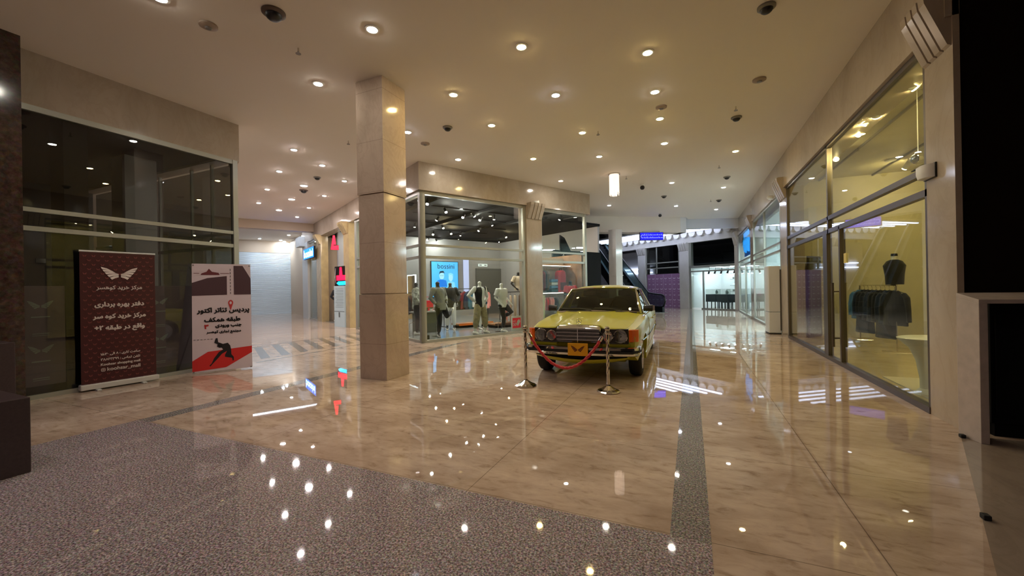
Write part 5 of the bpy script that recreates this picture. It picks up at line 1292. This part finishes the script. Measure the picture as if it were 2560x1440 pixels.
for i in range(5):
    w = thing('potted_plant', 'small succulent, %s from the left on the grey-green table' % ORD[i], 'plant', uvp(.95+.17*i, 2.4, .70), 0, 'succulents on the window table')
    mb = MB(); mb.lathe([(.04, 0), (.055, .07), (.05, .075)], n=14); mb.build('pot', M['white'] if i % 2 else c_brown, w, smooth=True)
    mb = MB()
    for k in range(9):
        a = k*2.4; r = .03+.004*k; mb.tube([(0, 0, .07), (r*.7*math.cos(a), r*.7*math.sin(a), .10), (r*1.3*math.cos(a), r*1.3*math.sin(a), .125)], [.012, .014, .003], 6)
    mb.build('leaves', mat('succulent', (86, 104, 58), .6), w, smooth=True)
t = thing('tote_bag', 'red shopping bag standing on the window table', 'bag', uvp(1.45, 2.62, .70), RZU)
mb = MB(); mb.loft([[(-.2, 0, 0), (.2, 0, 0), (.2, .1, 0), (-.2, .1, 0)], [(-.22, .02, .34), (.22, .02, .34), (.22, .08, .34), (-.22, .08, .34)]]); mb.build('body', c_red, t, bevel=.01)
mb = MB(); mb.tube([(-.1, .05, .33), (-.08, .05, .46), (.08, .05, .46), (.1, .05, .33)], .01, 6); mb.build('handle', c_red, t)
# tall black signpost at the glass corner, bright mirror frame
t = thing('security_gate', 'black slim security gate post behind the corner glass', 'security gate', uvp(.42, .75), RZU)
mb = MB(); mb.box(-.05, .05, -.02, .02, .1, 1.65); mb.build('panel', M['black'], t, bevel=.01)
mb = MB(); mb.box(-.09, .09, -.12, .12, 0, .12); mb.build('base', M['black'], t, bevel=.01)
t = thing('lit_mirror', 'mirror with glowing white frame behind the marble column edge', 'mirror', uvp(1.2, 3.3, .4), RZU+PI/2)
mb = MB(); mb.box(-.3, .3, 0, .03, 0, 1.5); mb.build('mirror_glass', M['chrome'], t)
mb = MB()
for a in ((-.33, -.3, 0, 1.5), (.3, .33, 0, 1.5), (-.33, .33, 1.5, 1.53)): mb.box(a[0], a[1], -.01, .03, a[2], a[3])
mb.build('light_frame', emit('mirror_light', (240, 248, 255), 4), t)
# track spotlights under the black ceiling
M['spot_lens'] = emit('spot_lens', (255, 246, 234), 2500)
M['spot_warm'] = emit('spot_lens_warm', (255, 224, 170), 2500)
SP = [(1.6, 1.6), (2.7, 1.7), (3.6, 1.7), (2.1, 3.0), (2.6, 2.1), (4.2, 5.9), (4.9, 8.6), (4.8, 6.0), (4.8, 4.4), (3.7, 6.5), (3.1, 4.6), (4.3, 2.9), (2., 4.7), (4.4, 8.4), (.6, .8), (.3, 3.6), (5.0, 1.6), (5.7, .5), (3.4, 2.2), (6.1, 3.2), (7.0, 5.6), (7.8, 7.2), (1.0, 6.2), (2.6, 7.6), (1.0, 9.0), (1.1, 11.8)]
SMESH = None
for i, (u_, v_) in enumerate(SP):
    t = thing('track_spotlight', 'small black track spotlight with bright lens under the black shop ceiling', 'spotlight', uvp(u_, v_, FB+.04), RZU+i*1.3, 'track spotlights in the corner shop')
    if SMESH is None:
        mb = MB(); mb.tube([(0, 0, 0), (0, 0, -.08)], .012, 6); mb.tube([(0, .03, -.07), (0, -.07, -.20)], .042, 14); a = mb.build('housing', M['black'], t, smooth=True)
        mb = MB(); d_ = Vector((0, -.1, -.13)).normalized(); c0 = Vector((0, -.07, -.20)); mb.tube([c0+d_*.001, c0+d_*.012], [.036, .030], 14); b = mb.build('lens', M['spot_lens'], t)
        SMESH = (a.data, b.data); b2 = b.data.copy(); b2.materials[0] = M['spot_warm']
    else:
        for nm, me in zip(('housing', 'lens'), SMESH):
            o = bpy.data.objects.new(nm, b2 if (nm == 'lens' and i % 5 == 0) else me); COL.objects.link(o); o.parent = t
mb = MB(UVF)
for v_ in (1.65, 3.0, 4.6, 6.1, 8.5): mb.box(.3, 6.3, v_-.02, v_+.02, FB+.01, FB+.035)
for u_ in (.9, 3.0, 5.2): mb.box(u_-.1, u_+.1, .3, 8.9, FB-.04, FB+.035)
struct('trim_8', mb, M['black_paint'])
# ---- entrance signs
t = thing('shop_sign', 'blue glowing shop name sign at the left end of the corner shop', 'sign', uvp(-.16, 12.35, 3.34), RZU+PI/2)
mb = MB(); mb.box(-1.15, 1.15, -.0, .08, -.27, .27); mb.build('case', M['black'], t)
mb = MB(); mb.box(-1.13, 1.13, .08, .09, -.25, .25); mb.build('panel', emit('sign_blue', (24, 120, 255), 2.2), t)
mb = MB(); flat(mb, text_polys('bossini', width=2.0, height=.36, bold=.012), (0, .095, .0), (-1, 0, 0), (0, 0, 1)); mb.build('lettering', emit('sign_letters', (190, 226, 255), 5), t)
t = thing('shop_sign', 'red angular letter sign hanging in the entrance of the corner shop', 'sign', uvp(-.12, 8.0, 3.14), -2.3)
t.scale = (.62, .62, .92)
mb = MB(); mb.slab([(.24, 0), (.09, .66), (-.05, .66), (-.12, .22), (-.26, .22), (-.28, 0)], -.05, .05, 'y'); mb.build('case', M['black'], t)
mb = MB(); mb.slab([(.22, .01), (.08, .65), (-.04, .65), (-.10, .24), (.06, .24), (.06, .19), (-.25, .20), (-.26, .01)], .052, .06, 'y'); mb.build('face', emit('sign_red', (255, 20, 50), 2.4), t)
mb = MB(); mb.tube([(0, 0, .66), (0, 0, .95)], .008, 6); mb.build('hanger_rod', M['black'], t)
t = thing('info_pillar', 'pale grey information pillar with text lines in the shop entrance', 'information pillar', uvp(-.16, 6.98), RZU+PI/2+.2)
mb = MB(); mb.box(-.42, .42, -.08, .08, 0, 1.62); mb.build('body', emit('pillar_grey', (170, 184, 188), .25), t)
mb = MB()
for k in range(13): mb.box(-.36, .30-.05*(k % 3), .081, .084, .78+.06*k, .79+.06*k)
mb.box(-.40, .40, .081, .084, .60, .62); mb.box(-.05, .05, .081, .086, .38, .58)
mb.build('print', mat('pillar_print', (96, 104, 106), .5), t)
t = thing('neon_sign', 'red and cyan neon sign on top of the information pillar', 'sign', uvp(-.16, 6.98, 1.62), RZU+PI/2+.2)
mb = MB(); mb.box(-.46, .46, -.02, .02, 0, .78); mb.build('board', M['black'], t)
mb = MB(); mb.slab([(-.40, .22), (-.40, .42), (-.18, .42), (-.12, .74), (.02, .74), (.06, .42), (.30, .42), (.30, .22)], .022, .03, 'y'); mb.build('red_tube', emit('neon_red', (255, 16, 50), 4.0), t)
mb = MB(); mb.slab([(-.40, .04), (-.40, .18), (.16, .18), (.28, .10), (.1, .03)], .022, .03, 'y'); mb.build('cyan_tube', emit('neon_cyan', (20, 190, 255), 4.0), t)
mb = MB(); mb.tube([(.34, .03, .1), (.44, .03, .4), (.36, .03, .72), (.40, .03, .3)], .008, 5); mb.build('outline', mat('neon_off', (200, 190, 190), .4), t)
t = thing('door_counter', 'slim white people counter post by the shutter side window', 'post', uvp(.35, 12.6), RZU+PI/2)
mb = MB(); mb.box(-.1, .1, -.02, .02, .7, 1.35); mb.build('panel', emit('counter_white', (220, 224, 236), .6), t); mb = MB(); mb.box(-.03, .03, -.02, .02, 0, .7); mb.box(-.16, .16, -.1, .1, 0, .04); mb.build('post', M['grey_metal'], t)
# ================================================================== FAR END
def fp(x, y, z=0): return FAR(Vector((x, y, z)))
# purple hoarding (front line runs right to left in FAR x)
t = thing('hoarding_panel', 'purple hoarding with rows of white butterflies at the far end', 'hoarding', fp(3.55, .06), RZF)
mb = MB(); mb.box(.0, 2.68, 0, .05, 0, 2.16); mb.build('panel', mat('hoarding_purple', (150, 110, 146), .55), t)
mb = MB()
for r in range(3):
    for c in range(8):
        x = .16+c*.335; z = 1.86-r*.68
        flat(mb, wing_logo(.2), (x, .055, z), (-1, 0, 0), (0, 0, 1)); mb.box(x-.06, x+.06, .05, .055, z-.15, z-.14); mb.box(x-.07, x+.07, .05, .054, z-.36, z-.345); mb.box(x-.05, x+.05, .05, .054, z-.395, z-.38)
for x in (.67, 1.34, 2.01): mb.box(x-.004, x+.004, .05, .052, 0, 2.16)
lp = mb.build('print', mat('hoarding_print', (236, 226, 240), .5), t)
# escalator
E0 = Vector((-1.55, 22.9, 0)); ED = Vector((math.cos(math.radians(120)), math.sin(math.radians(120)), 0)); EN = Vector((-ED.y, ED.x, 0))
t = thing('escalator', 'dark escalator rising to the left behind the car with black handrail loop', 'escalator', E0, math.radians(120))
SL = math.tan(math.radians(30)); LE = 11.0
zt = lambda s: 0 if s < 1.2 else (s-1.2)*SL
esc_d = mat('escalator_dark', (40, 46, 50), .35, .4); esc_g = glass('escalator_glass', (190, 206, 206), .05)
mb = MB()
for s0 in [1.2+.4*k for k in range(25)]: mb.box(s0, s0+.4, .12, 1.0, zt(s0)-.1, zt(s0+.4)+.02)
mb.box(0, 1.2, .12, 1.0, 0, .03); mb.build('steps', mat('step_dark', (34, 34, 36), .45, .5), t)
for y, nm in ((0, 'n'), (1.12, 'f')):
    pr = [(-.45, .0), (-.45, .30), (1.0, .30), (1.5, .40), (LE, zt(LE)+.32), (LE, zt(LE)-.75), (1.6, -.0)]
    mb = MB(); mb.slab(pr, y-.06, y+.06, 'y'); mb.build('skirt', esc_d, t)
    gp = [(-.40, .30), (-.55, .6), (-.42, .88), (.6, .93), (1.2, .97), (LE, zt(LE)+.93), (LE, zt(LE)+.32), (1.5, .40), (1.0, .30)]
    mb = MB(); mb.slab(gp, y-.006, y+.006, 'y'); mb.build('balustrade_glass', esc_g, t)
    hp_ = [(1.0, y, .30), (-.3, y, .28), (-.52, y, .36), (-.66, y, .6), (-.55, y, .84), (-.35, y, .93), (.6, y, .97), (1.25, y, 1.02), (LE, y, zt(LE)+.98)]
    mb = MB(); mb.tube(hp_[1:], .042, 8); mb.build('handrail', M['black'], t, smooth=True)
    mb = MB(); mb.slab([(1.2, .28), (1.5, .42), (LE, zt(LE)+.34), (LE, zt(LE)+.40), (1.5, .46), (1.2, .33)], y-.07, y+.07, 'y'); mb.build('trim', mat('escalator_trim', (84, 96, 102), .45, .3), t)
mb = MB(); mb.box(-.7, .3, -.12, 1.24, 0, .012); mb.build('landing_plate', M['grey_metal'], t)
# black boards with white handwriting beside the corner shop, dark canopy
t = thing('advert_board', 'black slanted boards with white handwriting beside the corner shop end', 'advertising board', uvp(6.75, 1.66, .9), RZU)
mb = MB(); mb.slab([(0, .1), (0, 2.6), (.25, 2.5), (1.6, .5), (1.6, .1)], -.05, 0, 'y'); mb.build('board', M['black_paint'], t)
mb = MB()
rr = random.Random(5)
for x0, z0 in ((.14, 1.75), (.95, .75)):
    for k in range(4):
        pts_ = [(x0+.11*k*.7+rr.uniform(-.03, .07), -.056, z0-.16*k+rr.uniform(-.06, .1)) for _ in range(6)]
        mb.tube(pts_, .009, 4)
mb.build('handwriting', M['white'], t)
t = thing('canopy', 'dark grey pointed canopy box right of the corner shop window', 'canopy', uvp(6.62, .72), RZU)
mb = MB(); mb.hexa([(0, 0, 1.2), (.7, .3, 1.2), (.7, .9, 1.2), (0, .7, 1.2), (0, 0, 2.12), (.75, .3, 2.4), (.7, .85, 2.4), (0, .7, 2.2)]); mb.build('hood', mat('canopy_grey', (74, 72, 66), .6), t)
mb = MB(); mb.box(.02, .66, .3, .68, 0, 1.2); mb.build('cabinet', M['black_paint'], t)
# jewellery shop
jg = mat('jewel_cloth', (88, 94, 100), .6); wt2 = mat('jewel_white', (228, 234, 234), .4)
for i, (x, w) in enumerate(((.05, .72), (.85, .55), (1.45, .62))):
    t = thing('display_case', 'glass-topped grey jewellery display case, %s from the right' % ORD[i], 'display case', fp(x, .8), RZF, 'jewellery display cases')
    mb = MB(); mb.box(0, w, 0, .5, .42, .86); mb.build('body', jg, t)
    mb = MB(); mb.box(0, w, 0, .5, .86, 1.16); mb.build('glass_top', M['lamp_glass'], t)
    for a in (.04, w-.08):
        mb = MB(); mb.box(a, a+.04, .04, .08, 0, .42); mb.box(a, a+.04, .42, .46, 0, .42); mb.build('leg', M['black'], t)
    o = thing('bust_stand', 'white necklace stand inside the display case, %s from the right' % ORD[i], 'display stand', fp(x+w/2, .95, .87), RZF, 'necklace stands')
    mb = MB(); mb.loft([[(-.07, 0, 0), (.07, 0, 0), (.07, .08, 0), (-.07, .08, 0)], [(-.09, .04, .14), (.09, .04, .14), (.09, .09, .14), (-.09, .09, .14)], [(-.03, .05, .22), (.03, .05, .22), (.03, .09, .22), (-.03, .09, .22)]]); mb.build('bust', wt2, o, smooth=True)
    mb = MB(); mb.tube([(-.05, .03, .15), (0, .0, .07), (.05, .03, .15)], .008, 5); mb.build('necklace', M['grey_metal'], o)
t = thing('chair', 'grey upholstered chair between the jewellery cases', 'chair', fp(.75, .45), RZF)
mb = MB(); mb.box(-.2, .2, 0, .4, .4, .48); mb.build('seat', jg, t); mb = MB(); mb.box(-.2, .2, .36, .42, .48, .86); mb.build('backrest', jg, t)
for a in (-.18, .16):
    for b in (.02, .36):
        mb = MB(); mb.box(a, a+.03, b, b+.03, 0, .4); mb.build('leg', M['black'], t)
for k, x in enumerate((.95, 1.75)):
    for j in range(4):
        o = thing('wall_shelf', 'small white jewellery shelf, %s row from the top in the %s column' % (ORD[j], ('right', 'left')[k]), 'shelf', fp(x, 2.78, .95+.38*(3-j)), RZF, 'jewellery wall shelves')
        mb = MB(); mb.box(-.3, .3, -.05, .2, 0, .03); mb.build('board', M['grey_paint'], o)
        mb = MB(); mb.ball((-.12, .1, .11), .09, 10, (1, .6, .9)); mb.ball((.12, .1, .1), .08, 10, (1, .6, .9)); mb.build('jewel_display', M['grey_metal'] if j % 2 else wt2, o, smooth=True)
M['cool_lens'] = emit('cool_lens', (222, 244, 255), 200)
for i in range(6):
    o = thing('track_spotlight', 'black track spotlight, %s from the right in the jewellery shop' % ORD[i], 'spotlight', fp(.3+.4*i, 1.0, 2.5), RZF+.3*i, 'jewellery shop spotlights')
    mb = MB(); mb.tube([(0, 0, 0), (0, 0, -.26)], .012, 6); mb.tube([(0, .0, -.25), (.06, -.03, -.46)], .05, 10); mb.build('housing', M['black'], o)
    mb = MB(); d_ = Vector((.06, -.03, -.21)).normalized(); c0 = Vector((.06, -.03, -.46)); mb.tube([c0+d_*.002, c0+d_*.012], .038, 10); mb.build('lens', M['cool_lens'], o)
for i, (x, y) in enumerate(((.8, 1.3), (2.1, 1.3), (.8, 2.3), (2.1, 2.3))):
    o = thing('ceiling_panel_light', 'square white ceiling light in the jewellery shop, %s row %s' % (('front', 'front', 'back', 'back')[i], ('right', 'left')[i % 2]), 'ceiling light', fp(x, y, 2.5), RZF, 'jewellery ceiling panels')
    mb = MB(); mb.box(-.32, .32, -.32, .32, -.02, 0); mb.build('frame', M['white'], o); mb = MB(); mb.box(-.28, .28, -.28, .28, -.028, -.02); mb.build('diffuser', emit('panel_cool', (216, 238, 248), 30), o)
# blue neon sign in the right-hand window
t = thing('neon_sign', 'blue glowing neon letters high in the far right-hand shop window', 'sign', (2.47, 22.0, 3.38), PI/2)
t.scale = (.72, 1, .86)
mb = MB(); mb.box(-1.5, 1.5, -.03, .0, -.72, .72); mb.build('backing', emit('neon_back', (30, 110, 210), .9), t)
mb = MB()
for k in range(4):
    x = -1.2+.75*k
    mb.tube([(x, .03, -.55+.1*(k % 2)), (x-.1, .03, .1), (x+.05, .03, .6)], .035, 6)
    mb.tube([(x, .03, .1+.1*k % .3), (x+.3, .03, .25), (x+.42, .03, -.5+.12*k)], .035, 6)
    mb.tube([(x+.1, .03, -.3), (x+.35, .03, -.1)], .03, 6)
mb.build('lettering', emit('neon_blue', (60, 170, 255), 4.5), t)
# grey standing cabinet
t = thing('standing_air_conditioner', 'tall grey standing cabinet with rounded front before the middle right pillar', 'air conditioner', (2.02, 13.24, 0), 0)
poly = [(.26, 0), (.26, .62), (.05, .62)]+[(-.02-.03*math.sin(a), .31-.31*math.cos(a)+.0) for a in [PI*(1-k/8) for k in range(9)]]+[(.05, 0)]
mb = MB(); mb.prism(poly, .62, 1.90); mb.build('upper_body', mat('cabinet_grey', (206, 206, 204), .35), t, bevel=.01)
mb = MB(); mb.prism(poly, .03, .61); mb.build('lower_body', mat('cabinet_grey_low', (206, 206, 204), .35), t, bevel=.01)
mb = MB(); mb.prism(poly, 0, .03); mb.build('base', M['black'], t)
mb = MB(); mb.box(.24, .27, -.005, .0, .1, 1.8); mb.build('side_shadow_gap', M['alu_dark'], t)
# pink neon and white furniture in the white shop
t = thing('neon_sign', 'small pink neon sign in the white shop window', 'sign', (2.62, 17.6, 1.02), PI/2)
mb = MB()
for k in range(3): mb.tube([(-.42+.3*k, 0, -.06), (-.36+.3*k, 0, .08), (-.24+.3*k, 0, .08), (-.2+.3*k, 0, -.05), (-.36+.3*k, 0, -.0)], .03, 6)
mb.build('tube', emit('neon_pink', (255, 40, 200), 6), t); mb = MB(); mb.box(-.5, .5, -.03, -.01, -.12, .14); mb.build('back', M['white'], t); mb = MB(); mb.tube([(0, -.02, -1.0), (0, -.02, -.1)], .01, 6); mb.build('stand', M['steel'], t)
for i, (x, y) in enumerate(((3.2, 16.4), (3.3, 20.6), (4.6, 17.2))):
    t = thing('counter', ('grey shop counter behind the pink neon', 'white counter in the blue-signed shop', 'white counter deeper in the white shop')[i], 'counter', (x, y, 0), 0)
    mb = MB(); mb.box(0, .5, 0, 1.3, .1, .95); mb.build('body', jg if i == 0 else wt2, t, bevel=.01); mb = MB(); mb.box(-.03, .53, -.03, 1.33, .95, .99); mb.build('top', wt2, t); mb = MB(); mb.box(.04, .46, .04, 1.26, 0, .1); mb.build('plinth_base', M['grey_metal'], t)
for i, (x, y) in enumerate(((3.4, 14.2), (4.6, 15.2), (3.4, 16.6), (5.4, 17.8), (3.3, 20.0), (4.6, 21.6), (3.4, 23.4))):
    o = thing('ceiling_panel_light', 'square white ceiling light in the right-hand white shop, %s from the front' % ORD[i], 'ceiling light', (x, y, 3.55), 0, 'white shop ceiling panels')
    mb = MB(); mb.box(-.34, .34, -.34, .34, -.02, 0); mb.build('frame', M['white'], o); mb = MB(); mb.box(-.3, .3, -.3, .3, -.028, -.02); mb.build('diffuser', emit('panel_white', (222, 240, 248), 190), o)
# ================================================================== WARM SHOP ON THE RIGHT
M['warm_spot'] = emit('warm_spot', (255, 226, 152), 1050)
for i, (x, y, z) in enumerate([(2.62, 6.55, 0), (2.62, 6.85, 0), (2.6, 7.75, 0), (2.6, 8.05, 0), (2.7, 8.65, 0), (2.75, 10.2, 1), (4.4, 8.2, 0), (5.6, 10.0, 0), (5.6, 7.2, 0), (4.4, 11.6, 0)]):
    o = thing('track_spotlight', 'white track spotlight, %s from the near pillar in the warm shop' % ORD[i], 'spotlight', (x, y, FB+.08), .6+i, 'warm shop spotlights')
    mb = MB(); mb.tube([(0, 0, 0), (0, 0, -.08)], .012, 6); mb.tube([(0, .05, -.08), (.03, -.07, -.2)], .05, 14); mb.build('housing', M['white'], o, smooth=True)
    mb = MB(); d_ = Vector((.03, -.12, -.12)).normalized(); c0 = Vector((.03, -.07, -.2)); mb.tube([c0+d_*.002, c0+d_*.014], [.045, .04], 14); mb.build('lens', M['warm_spot'], o)
o = thing('smoke_detector', 'round detector on the warm shop ceiling', 'smoke detector', (4.1, 11.6, FB+.1)); mb = MB(); mb.lathe([(.1, 0), (.1, -.03), (.05, -.05)], n=18); mb.build('base', M['white'], o)
pz = hgt(2285, 395, (2.83, 7.27))
t = thing('pendant_lamp', 'small silver ball pendant on a long cord in the warm shop', 'pendant lamp', (2.95, 7.5, FB+.1))
mb = MB(); mb.tube([(0, 0, 0), (0, 0, pz-FB-.0)], .006, 6); mb.build('cord', M['white'], t)
mb = MB(); mb.lathe([(.05, 0), (.05, -.02)], n=16); mb.build('ceiling_rose', M['chrome'], t)
mb = MB(); mb.ball((0, 0, pz-FB-.06), .085, 18); mb.build('globe', M['chrome'], t, smooth=True)
mb = MB(); mb.lathe([(.05, pz-FB-.01), (.03, pz-FB+.03)], n=16); mb.build('bright_cap', emit('pendant_glow', (250, 250, 255), 6), t)
# rack of dark clothes
p, q = Vector((3.72, 10.35, 0)), Vector((3.72, 12.3, 0))
rack('steel clothes rack with dark clothes in the warm shop', p, q, 1.33, M['steel'])
on_rack(p, q, 1.33, [('jacket', c_black, 'black jacket'), ('jacket', c_navy, 'dark navy jacket'), ('long', c_black, 'long black coat'), ('jacket', c_black, 'black padded jacket'), ('jacket', c_navy, 'navy padded jacket'), ('jacket', c_black, 'plain black jacket'), ('jacket', c_black, 'black zip jacket'), ('long', c_navy, 'long navy dress'), ('jacket', c_blue, 'denim blue jacket')], 'dark clothes in the warm shop', 'steel rack in the warm shop', .5, .1)
t = thing('dress_form', 'black vest bust standing on the rail of the warm shop rack', 'dress form', (3.74, 10.5, 1.345), .2)
mb = MB(); ell(mb, [(0, 0, 0, .15, .10), (0, 0, .2, .16, .11), (0, 0, .38, .19, .12), (0, 0, .47, .13, .09), (0, 0, .5, .06, .06)]); mb.build('vest', c_black, t, smooth=True)
mb = MB(); mb.tube([(0, 0, .48), (0, 0, .58)], .05, 12); mb.build('neck', M['egg'], t, smooth=True); mb = MB(); mb.lathe([(.055, .57), (.05, .62)], n=14); mb.build('cap', M['black'], t)
# white pedestal stool
t = thing('pedestal_table', 'white moulded pedestal table behind the glass at the near right', 'table', (2.72, 6.62, 0), .3)
prof = [(.34, 0), (.345, .02), (.30, .035)]
mb = MB(); mb.loft([[(cx+rx*math.cos(2*PI*k/24), ry*math.sin(2*PI*k/24), z) for k in range(24)] for z, cx, rx, ry in ((0, -.08, .13, .12), (.03, -.08, .12, .11), (.08, -.08, .07, .07), (.2, -.08, .072, .07), (.42, -.09, .10, .085), (.58, -.10, .16, .12), (.65, -.07, .26, .2), (.67, 0, .35, .26), (.70, 0, .37, .28), (.71, 0, .35, .26))]); mb.build('body', mat('stool_white', (226, 228, 218), .3), t, smooth=True)
t = thing('bench', 'low brown stepped bench beside the warm shop clothes rack', 'bench', (5.1, 11.1, 0), 0)
mb = MB(); mb.box(0, .6, 0, 1.2, .3, .36); mb.build('top', wood, t); mb = MB(); mb.box(.05, .55, .05, 1.15, 0, .3); mb.build('base', mat('bench_brown', (150, 128, 92), .6), t)
t = thing('mirror', 'dark standing mirror seen through the glass door of the warm shop', 'mirror', (2.95, 12.75, 0), .9)
mb = MB(); mb.box(-.3, .3, 0, .04, 0, 2.1); mb.build('frame', M['alu_dark'], t); mb = MB(); mb.box(-.26, .26, -.004, 0, .05, 2.05); mb.build('mirror_glass', mat('mirror_grey', (120, 126, 130), .08, .9), t)
mb = MB(); mb.box(0, .9, 0, 1.4, .002, .02); o = mb.build('floor_mat', mat('mat_pale', (196, 190, 170), .8)); o.location = (2.55, 6.2, 0); tag(o, 'pale square mat under the white pedestal table', 'mat')
